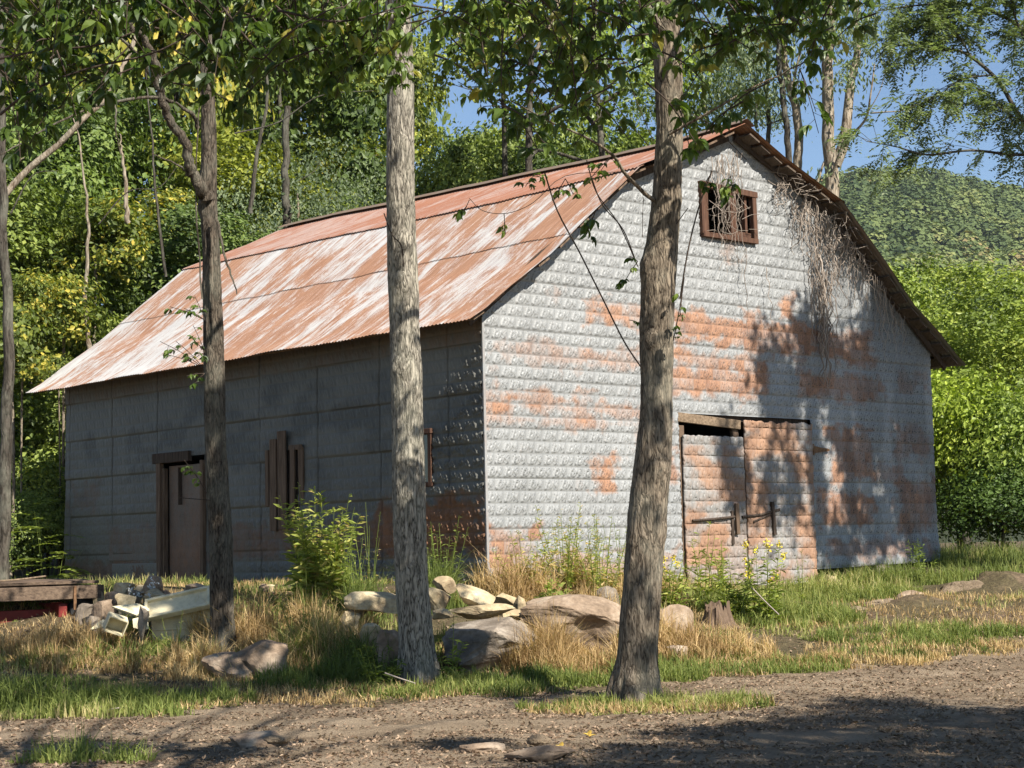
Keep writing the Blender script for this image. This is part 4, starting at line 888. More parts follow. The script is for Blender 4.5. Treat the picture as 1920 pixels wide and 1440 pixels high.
# ============================================================ BACKGROUND TREES
def crownmesh(name, nc, nl, rx, ry, rz, cz_, lsz, mat, seed, cl=.34, shell=(.45, 1.0), vb=.45, droop=0.0, gap=0.0):
    r = np.random.default_rng(seed); mb = MB()
    C = unit(r.normal(size=(nc, 3))); C[:, 2] = np.where(C[:, 2] < -.55, -C[:, 2], C[:, 2]); rad = shell[0] + (shell[1] - shell[0]) * r.random(nc) ** .6
    lob = .75 + .5 * vnoise(C[:, 0] * 1.6 + seed, C[:, 1] * 1.6, C[:, 2] * 1.6, seed)
    C = C * (rad * lob)[:, None] * [rx, ry, rz] + [0, 0, cz_]
    cv = r.random(nc); cs = cl * (.6 + .9 * r.random(nc))
    i = r.integers(0, nc, nl); off = r.normal(size=(nl, 3)) * cs[i][:, None] * [1, 1, .62]
    P = C[i] + off; N = unit(unit(P - [0, 0, cz_]) * .55 + unit(off) * .5 + [.22, -.32, .42] + r.normal(0, .5, (nl, 3)))
    D = unit(np.cross(N, r.normal(size=(nl, 3))) + [0, 0, -.25 - droop]); L = lsz * (.6 + .8 * r.random(nl))
    v = np.clip(vb + .75 * (cv[i] - .5) + .45 * (r.random(nl) - .5), 0, 1)
    leafset(mb, P, D, N, L, L * .62, v, 'quad', .1)
    o = mb.build(name, MT[mat], None); me = o.data; bpy.data.objects.remove(o); return me
def stickmesh(name, h, r0, r1, seed, mat, lean=.3, nb=7):
    mb = MB(); r = np.random.default_rng(seed); P = curve([[0, 0, -.6], [lean * .2, 0, h * .35], [lean * .6, .1, h * .7], [lean, 0, h]], 12)
    mb.tube(P, np.linspace(r0, r1, len(P)), 8, .5)
    for k in range(nb):
        z = h * (.35 + .6 * k / nb); b = np.array([np.interp(z, P[:, 2], P[:, 0]), 0, z]); d = unit(r.normal(size=3) * [1, 1, .2] + [0, 0, .6]); l = h * .22 * (1.1 - .6 * k / nb)
        mb.tube(curve([b, b + d * l * .5 + [0, 0, .1], b + d * l], 6), np.linspace(r1 * 1.1 + .02, .012, 7), 5, .5)
    o = mb.build(name, MT[mat], None, True); me = o.data; bpy.data.objects.remove(o); return me
CM = {
 'a': crownmesh('crown', 95, 19000, 2.9, 2.9, 3.6, 6.4, .15, 'leaf_bg', 1, .31), 'b': crownmesh('crown', 85, 19000, 3.2, 3.0, 3.0, 6.0, .14, 'leaf_bg', 2, .33),
 'c': crownmesh('crown', 110, 20000, 2.4, 2.5, 4.2, 6.6, .13, 'leaf_bg', 3, .27), 'y': crownmesh('crown', 80, 11000, 2.3, 2.3, 2.8, 5.8, .15, 'leaf_yel', 4, .26),
 'w': crownmesh('crown', 220, 24000, 3.3, 3.2, 3.9, 5.6, .085, 'leaf_loc', 5, .36, (.3, 1.0), .45, .8), 'u': crownmesh('crown', 75, 15000, 1.5, 1.4, 1.2, 1.25, .085, 'leaf_bg', 6, .26), 'uy': crownmesh('crown', 45, 3500, 1.1, 1.1, 1.3, 2.2, .16, 'leaf_yel', 7, .26),
}
SM = {'m': stickmesh('trunk', 8.0, .18, .025, 1, 'bark_bgd', .5), 'p': stickmesh('trunk', 8.4, .14, .02, 2, 'bark_bg', -.5), 'q': stickmesh('trunk', 9.0, .09, .04, 9, 'bark_bgd', .3), 'k': stickmesh('trunk', 5.0, .16, .05, 5, 'bark_bgd', .2), 's': stickmesh('trunk', 2.2, .05, .02, 3, 'bark_bgd', .1, 4)}
GT = 'trees of the wood behind and left of the barn'
def bgtree(kind, stick, X, Y, sc, zrot, color, label, cat='tree', group=GT, dz=0.0, sz=None, name='tree'):
    e = empty(name, label, cat, (X, Y, float(gh(X, Y)) + dz), group); e.rotation_euler = (0, 0, zrot); e.scale = (sc, sc, (sz or 1) * sc)
    o = bpy.data.objects.new('crown', CM[kind]); COL.objects.link(o); o.parent = e; o.color = (*color, 1)
    o = bpy.data.objects.new('trunk' if cat == 'tree' else 'stem', SM[stick]); COL.objects.link(o); o.parent = e
    return e
def where(u):
    for lim, t in ((-60, 'left of the whole view'), (120, 'at the far left behind the trailer'), (330, 'above the low rear end of the tin roof'), (480, 'behind the slender dark tree'), (720, 'above the roof left of the pale tree'), (860, 'right behind the top of the pale tree'), (1060, 'above the middle of the roof ridge'), (1260, 'behind the brown tree'), (1500, 'behind the gable peak'), (9999, 'right of the barn')):
        if u < lim: return t
tone = {0: ('dark green', (.55, .65, .7)), 1: ('mid green', (.88, .92, .9)), 2: ('bright yellow-green', (1.2, 1.1, .8)), 3: ('grey-green', (1.1, 1.15, 1.5))}
FT = []
def forest(u, Y, kind, tn, sc=1.0, sz=1.0, dz=0.0, stick='m'):
    X = (u - 960) / FPX * Y
    if sz > 20: sz = (at(u, sz, Y)[2] - float(gh(X, Y))) / (sc * {'a': 10.0, 'b': 9.0, 'c': 10.8, 'y': 8.6, 'w': 9.5}[kind])
    kd = {'a': 'broadleaf', 'b': 'spreading', 'c': 'tall narrow', 'y': 'yellowing', 'w': 'fine leaved'}[kind]
    row = 'in front' if Y < 36.5 else ('second row' if Y < 42 else 'far back')
    col = tone[tn][1]; f = .85 + .3 * rng.random()
    bgtree(kind, stick, X, Y, sc, rng.random() * 6.28, [c * f for c in col], f'{tone[tn][0]} {kd} tree, {row}, {where(u)}', dz=dz, sz=sz)
for u, Y, k, t, sc, sz in ((-120, 33, 'a', 1, .9, .9), (-20, 38, 'b', 0, 1, 1.1), (60, 33.5, 'c', 1, .85, .8), (150, 40, 'a', 0, 1, 1.1), (200, 36.5, 'y', 1, .75, .8), (40, 45, 'c', 2, 1.1, 1.3), (250, 38, 'b', 1, .9, .9),
        (300, 44, 'y', 1, 1.3, 1.5), (350, 36, 'c', 0, .85, .8), (420, 40, 'a', 2, 1, 1), (400, 50, 'y', 1, 1.5, 1.7), (150, 52, 'c', 0, 1.4, 1.5), (480, 37.5, 'w', 3, .9, .85), (590, 38.5, 'w', 3, 1.0, .95), (540, 46, 'a', 0, 1.2, 1.3), (660, 42, 'b', 1, .9, 1.0),
        (675, 47, 'y', 1, 1.05, 1.15), (610, 54, 'a', 1, 1.3, 1.7), (740, 38.5, 'w', 3, .75, .75), (870, 39.5, 'b', 1, .7, 250), (930, 43, 'a', 0, .8, 225), (1000, 40, 'c', 0, .8, 262), (1060, 42, 'b', 1, .75, 245), (1130, 44, 'a', 0, .85, 225), (1190, 41, 'b', 1, .75, 262), (1260, 43, 'a', 0, .8, 240), (965, 46, 'b', 2, .85, 232),
        (1230, 42, 'w', 3, .8, .7), (700, 52, 'c', 2, 1.0, 60), (250, 58, 'a', 1, 1.7, 1.7), (500, 60, 'c', 1, 1.6, 1.7), (60, 60, 'b', 1, 1.7, 1.8), (350, 66, 'b', 0, 1.7, 1.9), (-80, 48, 'c', 0, 1.2, 1.5), (540, 66, 'c', 2, 1.6, 1.6)):
    forest(u, Y, k, t, sc, sz, stick='p' if rng.random() < .3 else 'm')
# taller sparse oak between the pale and the brown tree
def ot(u, v, Y, mesh, sc, sz, col, label, stick='q', grp=GT):
    q = at(u, v, Y); h = 6.2 * sc * sz
    bgtree(mesh, stick, q[0], Y, sc, rng.random() * 6.28, col, label, dz=q[2] - h - float(gh(q[0], Y)), sz=sz, group=grp)
CM['o'] = crownmesh('crown', 46, 4600, 2.6, 2.4, 2.7, 6.2, .14, 'leaf_bg', 12, .30, (.35, 1.05)); CM['oy'] = crownmesh('crown', 26, 2600, 1.6, 1.6, 1.2, 6.2, .16, 'leaf_yel', 14, .3, (.4, 1.0))
ot(985, 60, 33, 'o', .95, .85, (1.0, 1.0, .9), 'open crowned oak whose leaves break up the sky between the pale and the brown tree')
ot(1130, 130, 35, 'o', 1.0, .9, (.85, .95, .9), 'loose dark oak crown behind the left side of the brown tree')
ot(940, 60, 36, 'oy', .7, .8, (1, 1, 1), 'yellow topped sapling crown seen through the oak leaves')
ot(1330, 150, 38, 'w', .62, .8, (.9, 1.0, .95), 'feathery locust crown above the gable peak', 'p')
# undergrowth along the left edge of the barn and the woodland margin
UG = 'bushes along the woodland edge'
for i, (u, Y, sc, k, t) in enumerate(((20, 29.5, .6, 'u', 1), (85, 31, .8, 'u', 2), (110, 33, 1.4, 'u', 1), (-40, 32, 1.0, 'u', 0), (30, 35, 1.6, 'u', 1), (110, 36.5, 1.7, 'u', 0), (60, 31.5, .9, 'u', 1))):
    X = (u - 960) / FPX * Y; c = tone[t][1]
    bgtree(k, 's', X, Y, sc, i * 1.3, c, ['low bush just behind the trailer deck', 'bright bush touching the left corner of the barn', 'leafy bush behind the left corner of the barn', 'dark bush at the far left edge', 'tall bush far left behind the trailer', 'dark tall bush behind the barn corner', 'small bush below the yellow leaves at the left'][i], 'bush', UG, name='bush')
for i, (u, v, Y, sc) in enumerate(((20, 640, 29, .62), (120, 590, 31, .6), (180, 450, 33, .75), (110, 700, 30.5, .3), (330, 410, 37, .55), (45, 560, 30, .4))):
    q = at(u, v, Y); e = empty('sapling', ['yellow leaved sapling at the far left edge', 'yellow leaved sapling touching the low roof corner', 'tall yellow sapling left of the slender dark tree', 'yellow sprig beside the left barn corner', 'yellow sapling just above the roof behind the dark tree', 'small yellow and green sapling at far left'][i], 'sapling', (q[0], Y, q[2] - 2.3 * sc), 'yellowing saplings left of the barn')
    e.scale = (sc,) * 3; e.rotation_euler = (0, 0, i * 2.)
    o = bpy.data.objects.new('crown', CM['uy']); COL.objects.link(o); o.parent = e; o.color = (1.35, 1.2, 1, 1)
    g0 = (float(gh(q[0], Y)) - (q[2] - 2.3 * sc)) / sc
    mb = MB(); mb.tube(curve([[0, 0, g0 - .2], [.1, 0, (g0 + 1) / 2], [0, 0, 2.2]], 8), [.07] * 4 + [.03] * 5 if False else .045, 6, .5); mb.build('trunk', MT['bark_bg'], e, True)
# bare trunks in the wood
def bare(label, pts, w, mat='bark_bg', extra=(), cat='tree', group=None):
    q0 = at(*pts[0]); e = empty('tree', label, cat, q0, group); rel = np.asarray(e.location); mb = MB()
    P = curve([at(*p) for p in pts], 30); mb.tube(P + (fbm(np.arange(len(P)) * .6, 3, 0, int(pts[0][0]), 2)[:, None] - .5) * min(.08, w[0] * .5), np.linspace(w[0], w[1], len(P)) / 2, 10, .5)
    mb.build('trunk', MT[mat], e, True, rel=rel)
    if extra:
        mb = MB()
        for ex, r in extra: mb.tube(curve([at(*p) for p in ex], 14), np.linspace(r, r * .35, len(curve([at(*p) for p in ex], 14))), 6, .5)
        mb.build('branch', MT[mat], e, True, rel=rel)
    return e, rel
bare('dark trunk at the very left edge with a sunlit foot', [(4, 1090, 27), (6, 960, 27), (10, 820, 27), (16, 680, 27), (10, 500, 27), (4, 300, 27), (4, 100, 27), (0, -120, 27)], (.22, .10), 'bark_bgd')
bare('pale leaning trunk crossing the upper left of the wood', [(-40, 430, 31), (40, 330, 31), (110, 270, 31), (165, 215, 31), (210, 170, 31.2), (260, 60, 31.4)], (.13, .08), 'bark_bg')
bare('thin whitish trunk standing left of the tin roof', [(168, 700, 31), (166, 620, 31), (160, 540, 31), (165, 440, 31.), (158, 330, 31), (140, 220, 31)], (.11, .02))
bare('short white broken trunk left of the forked dark tree', [(238, 420, 32), (236, 350, 32), (228, 290, 32), (225, 250, 32)], (.10, .02))
bare('dark trunk in the wood above the roof', [(541, 470, 36.2), (538, 400, 36.2), (535, 340, 36.2), (540, 200, 36.2)], (.20, .14), 'bark_bgd')
for i, (pts, w_, lb) in enumerate((([(20, 400, 30), (60, 330, 30), (110, 320, 30)], (.03, .01), 'thin pale twig crossing the wood at far left'), 
    ([(310, 520, 33), (290, 340, 33), (285, 250, 33), (270, 100, 33)], (.06, .02), 'slim grey stem behind the forked dark tree'), ([(470, 400, 35.5), (480, 300, 35.5), (500, 180, 35.5), (495, 40, 35.5)], (.10, .05), 'grey stem above the roof left of the pale tree'),
    ([(185, 420, 31), (240, 360, 31), (300, 350, 31), (340, 300, 31)], (.025, .01), 'curved dead twig in the wood left of the dark tree'), 
    ([(560, 340, 35), (590, 320, 35), (600, 300, 35)], (.02, .01), 'tiny curved twig above the roof ridge'), ([(440, 250, 33), (520, 230, 33), (600, 180, 33), (700, 170, 33)], (.03, .015), 'long thin vine hanging across the wood left of the pale tree'))):
    bare(lb, pts, w_, 'bark_bgd', group='thin bare stems in the wood')
# tall pale trees behind the gable
def topped(label, pts, w, mat, extra, crown):
    e, rel = bare(label, pts, w, mat, extra, group='tall locust trees behind the gable')
    mb = MB()
    for (u, v, Y, r_, n) in crown:
        c = at(u, v, Y); D = rdir(n); P = c + D * r_ * (rng.random((n, 1)) ** .5) * [1, 1, .6]
        N = unit(rng.normal(0, .7, (n, 3)) + [0, 0, .6]); L = .09 + .06 * rng.random(n)
        leafset(mb, P, unit(rdir(n) * .6 + [0, 0, -.8]), N, L, L * .4, np.clip(rng.random(n), 0, 1), 'quad', .1)
    if crown: mb.build('crown', MT['leaf_loc'], e, rel=rel)
topped('forked pale barked tree rising behind the right slope of the gable roof', [(1561, 420, 34), (1560, 350, 34), (1556, 300, 34), (1553, 220, 34), (1552, 120, 34), (1556, 30, 34), (1556, -60, 34)], (.30, .17), 'bark_bg',
       (([(1566, 310, 34), (1583, 265, 34), (1590, 205, 34), (1596, 150, 34), (1608, 95, 34), (1604, 20, 34), (1600, -60, 34)], .12), ([(1560, 330, 33.9), (1583, 270, 33.6), (1622, 225, 33.3), (1632, 180, 33), (1640, 120, 33)], .035), ([(1632, 212, 33.2), (1660, 210, 33), (1700, 205, 33), (1722, 180, 33)], .018), ([(1625, 215, 33.2), (1650, 170, 33), (1660, 130, 33)], .012), ([(1530, 350, 34), (1545, 305, 34), (1560, 280, 34), (1580, 240, 34)], .03)),
       ((1550, 40, 33.5, 1.2, 700), (1610, 60, 33.5, 1.0, 450), (1590, 140, 33.6, .7, 160), (1540, 330, 34, .5, 60), (1500, 20, 34, 1.2, 400)))
topped('pale trunk left of the forked tree behind the gable roof', [(1494, 330, 34.5), (1498, 270, 34.5), (1493, 215, 34.5), (1482, 165, 34.5), (1470, 120, 34.5), (1466, 40, 34.5), (1462, -60, 34.5)], (.19, .13), 'bark_bg', (([(1484, 170, 34.5), (1500, 100, 34.4), (1520, 40, 34.3)], .03),), ((1460, 60, 34.5, 1.3, 500), (1440, 180, 34.6, .9, 300)))
topped('thin dark trunk between the gable peak and the pale trunk', [(1478, 310, 34), (1475, 240, 34), (1468, 180, 34), (1462, 120, 34), (1458, -40, 34)], (.13, .10), 'bark_bgd', (), ((1420, 120, 34.5, 1.2, 500),))
topped('slim twisted trunk just right of the gable peak', [(1437, 290, 35), (1442, 230, 35), (1436, 170, 35), (1440, 110, 35), (1430, -40, 35)], (.10, .06), 'bark_bgd', (([(1437, 235, 35), (1470, 222, 35), (1490, 215, 35)], .02), ([(1418, 240, 35), (1418, 180, 35), (1412, 110, 35)], .03)), ((1400, 190, 35, 1.1, 600), (1380, 90, 35, 1.3, 700), (1345, 190, 35, .9, 500)))

# ---- locust tree on the right: trunk outside the picture, pinnate branches reach in
lt = empty('locust_tree', 'feathery leaved locust tree leaning into the picture from the right', 'tree', (11.2, 22.5, float(gh(11.2, 22.5))))
rel = np.asarray(lt.location); wb = MB(); lf = MB()
tp = curve([[11.2, 22.5, -.2], [11.0, 22.6, 4], [10.6, 22.8, 8], [10.8, 23, 13], [10.5, 23, 17]], 24); wb.tube(tp, np.linspace(.26, .10, len(tp)), 14, .5)
def pinn(P, D, n_pairs=8, L=.24):
    D = unit(D); side = unit(np.cross(D, [0, 0, 1.]) + rng.normal(0, .1, 3)); t = np.linspace(.15, 1, n_pairs)
    B = P + D * (t * L)[:, None] + np.array([0, 0, -1.]) * (t ** 2 * L * .25)[:, None]
    BB = np.repeat(B, 2, 0); sg = np.tile([1, -1], n_pairs)[:, None]; d = side * sg * .9 + D * .35 + [0, 0, -.25] + rng.normal(0, .15, (2 * n_pairs, 3))
    N = unit(rng.normal(0, .4, (2 * n_pairs, 3)) + [0, 0, 1.]); ll = .062 + .014 * rng.random(2 * n_pairs)
    leafset(lf, BB, d, N, ll, ll * .45, np.clip(.25 + .6 * rng.random(2 * n_pairs) * rng.random(), 0, 1) if rng.random() < .6 else np.clip(.4 + .5 * rng.random(2 * n_pairs), 0, 1), 'quad', .05)
def lbranch(pts, r0, dens=1.0, sub=True):
    dens *= .62
    P = curve([at(*p) for p in pts], 30); wb.tube(P, np.linspace(r0, .006, len(P)), 6, .5)
    m_ = len(P)
    for i in range(int(m_ * .18), m_):
        for _ in range(int(1.7 * dens + rng.random())):
            d = unit(unit(P[min(i, m_ - 1)] - P[max(0, i - 2)]) * .5 + rng.normal(0, .6, 3) * [1, .8, .5] + [0, 0, -.05]); l = (.25 + .45 * rng.random()); q = curve([P[i], P[i] + d * l * .6 + [0, 0, .04], P[i] + d * l + [0, 0, -.10]], 6)
            wb.tube(q, np.linspace(.005, .002, len(q)), 3, .5, cap=False)
            for k in range(2, len(q)):
                for _ in range(2): pinn(q[k], unit(d + rng.normal(0, .6, 3) + [0, 0, -.35]), 7, .20 + .08 * rng.random())
YL = 25.0
lbranch([(2080, 330, YL), (1960, 270, YL), (1910, 215, YL), (1870, 150, YL), (1810, 100, YL), (1760, 92, YL), (1690, 85, YL), (1640, 105, YL)], .045, .8)
lbranch([(2080, 310, YL), (1990, 290, YL), (1900, 290, YL), (1820, 282, YL), (1740, 290, YL), (1680, 275, YL), (1625, 265, YL)], .03, 1.1)
lbranch([(2060, 120, YL + .5), (1960, 80, YL + .5), (1880, 30, YL + .4), (1800, 5, YL + .3), (1720, 10, YL), (1650, 20, YL)], .04, 1.2)
lbranch([(2060, 60, YL), (1940, 10, YL), (1850, -20, YL), (1750, -30, YL)], .03, 1.2)
lbranch([(2060, 240, YL), (1980, 160, YL), (1930, 90, YL), (1900, 20, YL), (1890, -60, YL)], .035, .9)
lbranch([(2070, 330, YL), (1980, 240, YL), (1900, 220, YL), (1850, 175, YL)], .02, 1.0)
lbranch([(1860, 140, YL), (1800, 150, YL), (1760, 180, YL), (1740, 190, YL)], .014, .9); lbranch([(1820, 105, YL), (1790, 60, YL), (1740, 45, YL)], .014, 1.2)
# crown mass outside the frame: shades the right part of the gable
_el = R(42); _sd = -EB * math.cos(_el) + np.array([0, 0, math.sin(_el)])
for (a, z, s_, rx, rz, n) in ((5.25, 3.0, 9.5, .30, .42, 420), (5.55, 2.75, 10, .28, .3, 300), (6.35, 3.35, 9.5, .42, .30, 520), (6.0, 3.65, 10, .25, .2, 200), (6.9, 3.0, 9, .5, .35, 700), (7.7, 3.3, 9, .5, .4, 800), (8.4, 3.0, 9, .45, .45, 800), (7.6, 2.4, 9.5, .45, .3, 600), (8.6, 2.2, 9, .5, .4, 850), (9.1, 1.6, 9, .4, .5, 700),
        (8.2, 1.5, 9.5, .35, .35, 480), (8.8, .9, 10, .5, .3, 650), (7.6, .9, 10, .4, .25, 420), (7.0, 1.5, 9.5, .18, .6, 260), (7.4, 1.8, 9.5, .14, .5, 200), (6.1, 2.1, 10, .16, .5, 260), (6.15, 1.2, 10.5, .18, .5, 300), (5.5, 1.35, 10.5, .22, .22, 200), (4.15, 1.9, 11, .16, .3, 160), (4.35, 1.45, 11, .22, .2, 180), (5.0, 1.4, 10.5, .16, .3, 150), (6.6, .6, 10.5, .3, .3, 300), (8.0, 4.0, 8.5, .4, .25, 420), (9.1, 2.9, 8.5, .35, .5, 620), (6.75, 2.3, 9.5, .2, .25, 160), (9.0, .5, 10, .5, .3, 500)):
    n = int(n * 1.5); c = barn(a, 0, z) + _sd * s_; P = c + EA * rng.normal(0, rx * .6, (n, 1)) + np.array([0, 0, 1.]) * rng.normal(0, rz * .6, (n, 1)) + EB * rng.normal(0, .25, (n, 1)); L = .12 + .08 * rng.random(n)
    leafset(lf, P, rdir(n), rdir(n), L, L * .6, rng.random(n), 'quad', .05)
    tt = np.array([10.7, 23, 9.5]); wb2 = curve([tt, (tt + c) / 2 + [0, 0, .5], c], 8); wb.tube(wb2, np.linspace(.05, .012, len(wb2)), 5, .5)
wb.build('trunk', MT['bark_bgd'], lt, True, rel=rel)
lf.build('foliage', MT['leaf_loc'], lt, rel=rel)

# ---- right background: bright yellow-green tree, bushes
CM['r'] = crownmesh('crown', 130, 26000, 2.7, 2.4, 4.3, 4.4, .12, 'leaf_bg', 21, .27, (.4, 1.0), .6)
CM['r2'] = crownmesh('crown', 85, 17000, 2.4, 2.2, 3.2, 3.2, .11, 'leaf_bg', 22, .26, (.4, 1.0), .6)
GR = 'leafy trees right of the barn'
def rt(u, Y, k, sc, sz, col, lb, stick='k', dz=0): bgtree(k, stick, (u - 960) / FPX * Y, Y, sc, u * .1, col, lb, group=GR, sz=sz, dz=dz)
rt(1800, 36, 'r', .92, .78, (.92, .98, .8), 'big sunlit yellow-green tree right of the barn roof', dz=-.3)
rt(1950, 40, 'r', .9, .72, (.95, .98, .85), 'green tree cut off by the right edge of the view')
rt(1705, 42, 'r2', 1.0, 1.1, (.85, .92, .8), 'yellow-green tree half hidden by the right roof eave')
rt(1860, 31.5, 'r2', .55, .62, (1.3, 1.3, .9), 'low bright green tree right of the barn wall', 's')
rt(1790, 31, 'u', 1.1, 1.2, (1.35, 1.4, .9), 'green bush close to the right wall corner', 's'); rt(1930, 30, 'u', 1.0, 1.1, (.9, 1.0, .8), 'shaded bush at the right edge', 's'); rt(1870, 29.5, 'u', .8, .75, (.35, .48, .45), 'dark low bush in the shade right of the barn', 's')


# ---- far hill with its forest
xs = np.linspace(-300, 800, 100); ys = np.linspace(260, 1100, 60); X, Y = np.meshgrid(xs, ys, indexing='ij')
def hz(X, Y):
    u = 960 + X / Y * FPX
    el = np.interp(u, [900, 1300, 1500, 1560, 1620, 1680, 1750, 1800, 1850, 1890, 1940, 2100, 2600], [.150, .185, .198, .204, .2085, .206, .207, .204, .201, .196, .192, .18, .16])
    t = np.clip((Y - 260) / 440, 0, 1)
    return EYE + el * 700 * (t ** 1.1) * np.where(Y > 700, 1 - ((Y - 700) / 400) ** 2 * .5, 1) - 6 + 14 * (fbm(X / 60, Y / 90, 0, 201, 3) - .5) * t
m = M('hill_floor'); m.pbr((.025, .03, .012), .95);  # near-black colour stands in for shade between the crowns
mb = MB(); mb.grid(np.stack([X, Y, hz(X, Y)], -1), .5); tag(mb.build('hills', m.m, None, True), kind='structure')
n = 4200; Yh = 300 + 420 * rng.random(n) ** .8; uh = 1480 + 560 * rng.random(n); Xh = (uh - 960) / FPX * Yh; Zh = hz(Xh, Yh)
k_ = 110; cr = (2.2 + 3.2 * rng.random(n) ** 1.5); ct = np.clip(.42 + 1.1 * (fbm(Xh / 30, Yh / 30, 0, 203, 3) - .5) + .75 * (rng.random(n) - .5), 0, 1)
D = unit(rng.normal(size=(n, k_, 3)) + [0, -.45, .5]); P = np.stack([Xh, Yh, Zh + cr * .4], -1)[:, None] + D * cr[:, None, None] * [1, 1, 1.5] * (.84 + .22 * rng.random((n, k_, 1)))
P = P.reshape(-1, 3); N = unit(D.reshape(-1, 3) + rng.normal(0, .14, (n * k_, 3))); L = (np.repeat(cr, k_) * .26 + .35) * (.7 + .6 * rng.random(n * k_))
hm = MB(); v = np.clip(np.repeat(ct, k_) + .16 * (rng.random(n * k_) - .5), 0, 1)
leafset(hm, P, np.cross(N, rdir(n * k_)), N, L, L * .9, v, 'quad', .1)
MT['leaf_hill'] = leaf_mat('hill_forest_leaves', [(0, (.055, .08, .034)), (.5, (.13, .165, .06)), (.85, (.22, .235, .085)), (1, (.26, .18, .09))], .15, .8, .1)
tag(hm.build('far_forest', MT['leaf_hill']), 'forest covering the far hillside', 'forest', kind='stuff')

# ============================================================ WEEDS
def weed(label, u, v, Y, ns, h, spread, ll, lw, vb=.6, flower=None, density=26, cat='weed', group='tall weeds by the barn', droop=.2, name='weed', fern=False):
    if not fern and v < 1170: h *= 1.32; ll *= 1.2; density = int(density * 1.15); ns = int(ns * 1.3)
    q = at(u, v, Y); x, y = q[0], q[1]; z = float(gh(x, y)); e = empty(name, label, cat, (x, y, z), group)
    st = MB(); lf = MB(); fls = []
    for i in range(ns):
        a = rng.random() * 6.28; r = spread * math.sqrt(rng.random()); hh = h * (.55 + .5 * rng.random()); b = np.array([r * .35 * math.cos(a), r * .35 * math.sin(a), -.02]); t = np.array([r * math.cos(a), r * math.sin(a), hh])
        P = curve([b, b * .6 + t * .4 + [0, 0, .05 * h], t + rng.normal(0, .02, 3)], 12); st.tube(P, np.linspace(.006, .002, len(P)), 4, .35 + .3 * rng.random(), cap=False)
        k = int(density * (.7 + .6 * rng.random())); tt = .12 + .88 * rng.random(k); B = np.stack([np.interp(tt * (len(P) - 1), np.arange(len(P)), P[:, c]) for c in range(3)], -1)
        an = rng.random(k) * 6.28; D = np.stack([np.cos(an), np.sin(an), .35 - droop + rng.normal(0, .3, k)], -1); L = ll * (1.15 - .7 * tt) * (.6 + .7 * rng.random(k))
        if fern:
            for j in range(k):
                d = unit(D[j] * [1, 1, .3] + [0, 0, .3]); s_ = unit(np.cross(d, [0, 0, 1.])); tl_ = np.linspace(.15, 1, 9); l2 = ll * (.7 + .5 * rng.random()); BB = B[j] + d * (tl_ * l2)[:, None] - np.array([0, 0, 1.]) * (tl_ ** 2 * l2 * .35)[:, None]
                B2 = np.repeat(BB, 2, 0); sg = np.tile([1, -1], 9)[:, None]; leafset(lf, B2, s_ * sg + d * .3 + [0, 0, -.15], unit(rng.normal(0, .25, (18, 3)) + [0, 0, 1.]), l2 * .26, l2 * .085, np.clip(vb + .2 * (rng.random(18) - .5), 0, 1), 'quad', .04)
        else: leafset(lf, B, D, unit(rng.normal(0, .5, (k, 3)) + [0, 0, 1.]), L, L * lw, np.clip(vb + .45 * (rng.random(k) - .5), 0, 1), 'quad', .12)
        if flower:
            m_ = 22; C = P[-1] + rng.normal(0, .017, (m_, 3)) * [1, 1, 1.4]; fl = MB(); leafset(fl, C, rdir(m_), rdir(m_), .026 + .014 * rng.random(m_), .02, .5, 'quad', .1); fls.append(fl)
    st.build('stem', MT['weed'], e, True); lf.build('leaves', MT['weed'], e)
    for fl in fls: fl.build('flower_head', MT[flower], e)
    return e
weed('big bright leafy weed in front of the dark side wall right of the boarded window', 598, 1100, 19.9, 26, 1.08, .46, .17, .30, .78, None, 40)
weed('smaller weed at the right shoulder of the big leafy weed', 655, 1110, 19.8, 7, .85, .30, .10, .2, .5, None, 22)
weed('pale dry stalks rising left of the pale tree', 690, 1095, 20.6, 7, .85, .35, .06, .2, .95, None, 10)
weed('green feathery weed right of the pale tree against the side wall', 830, 1085, 20.5, 10, .72, .35, .09, .18, .45, None, 30)
weed('sprawling yellowish weed below the gable right of the corner', 990, 1090, 20.5, 10, .60, .45, .10, .28, .9, None, 30)
weed('thick yellow green weed in the middle of the gable foot', 1060, 1100, 20.8, 13, .72, .5, .09, .28, .88, None, 30)
weed('weed with thin upright stalks left of the brown tree', 1125, 1110, 20.6, 12, .72, .45, .08, .25, .9, None, 28)
weed('straggling yellow green weed midway between the wall corner and the brown tree', 1095, 1085, 21.3, 12, .55, .5, .07, .22, .92, None, 26)
weed('pale seedy stalks leaning on the gable just left of the doors', 1215, 1095, 21.4, 10, .62, .4, .05, .2, .97, None, 16)
weed('weed clump touching the foot of the left door leaf', 1345, 1095, 21.6, 9, .5, .35, .09, .28, .8, None, 24)
weed('weed behind the left side of the brown tree', 1165, 1095, 21.2, 6, .6, .3, .08, .25, .6, None, 20)
weed('low broad leaved plant below the gable', 1030, 1120, 19.8, 8, .28, .3, .12, .55, .55, None, 16)
weed('leafy weed just right of the brown tree', 1255, 1110, 20.4, 9, .50, .35, .10, .3, .7, None, 26)
weed('tall single weed in front of the left door leaf', 1318, 1110, 20.6, 4, .78, .18, .12, .28, .75, None, 24)
weed('weed standing over the stump in front of the doors', 1375, 1130, 20.2, 9, .66, .32, .12, .3, .66, None, 26)
weed('goldenrod with yellow heads in front of the right door leaf', 1432, 1140, 20.0, 8, .70, .26, .12, .3, .62, 'flower', 28)
weed('small yellow flowering weed left of the left door leaf', 1243, 1085, 21.5, 4, .40, .2, .08, .3, .7, 'flower', 22)
weed('thin weed at the right edge of the doors', 1505, 1110, 21.6, 3, .55, .16, .08, .22, .6, None, 18)
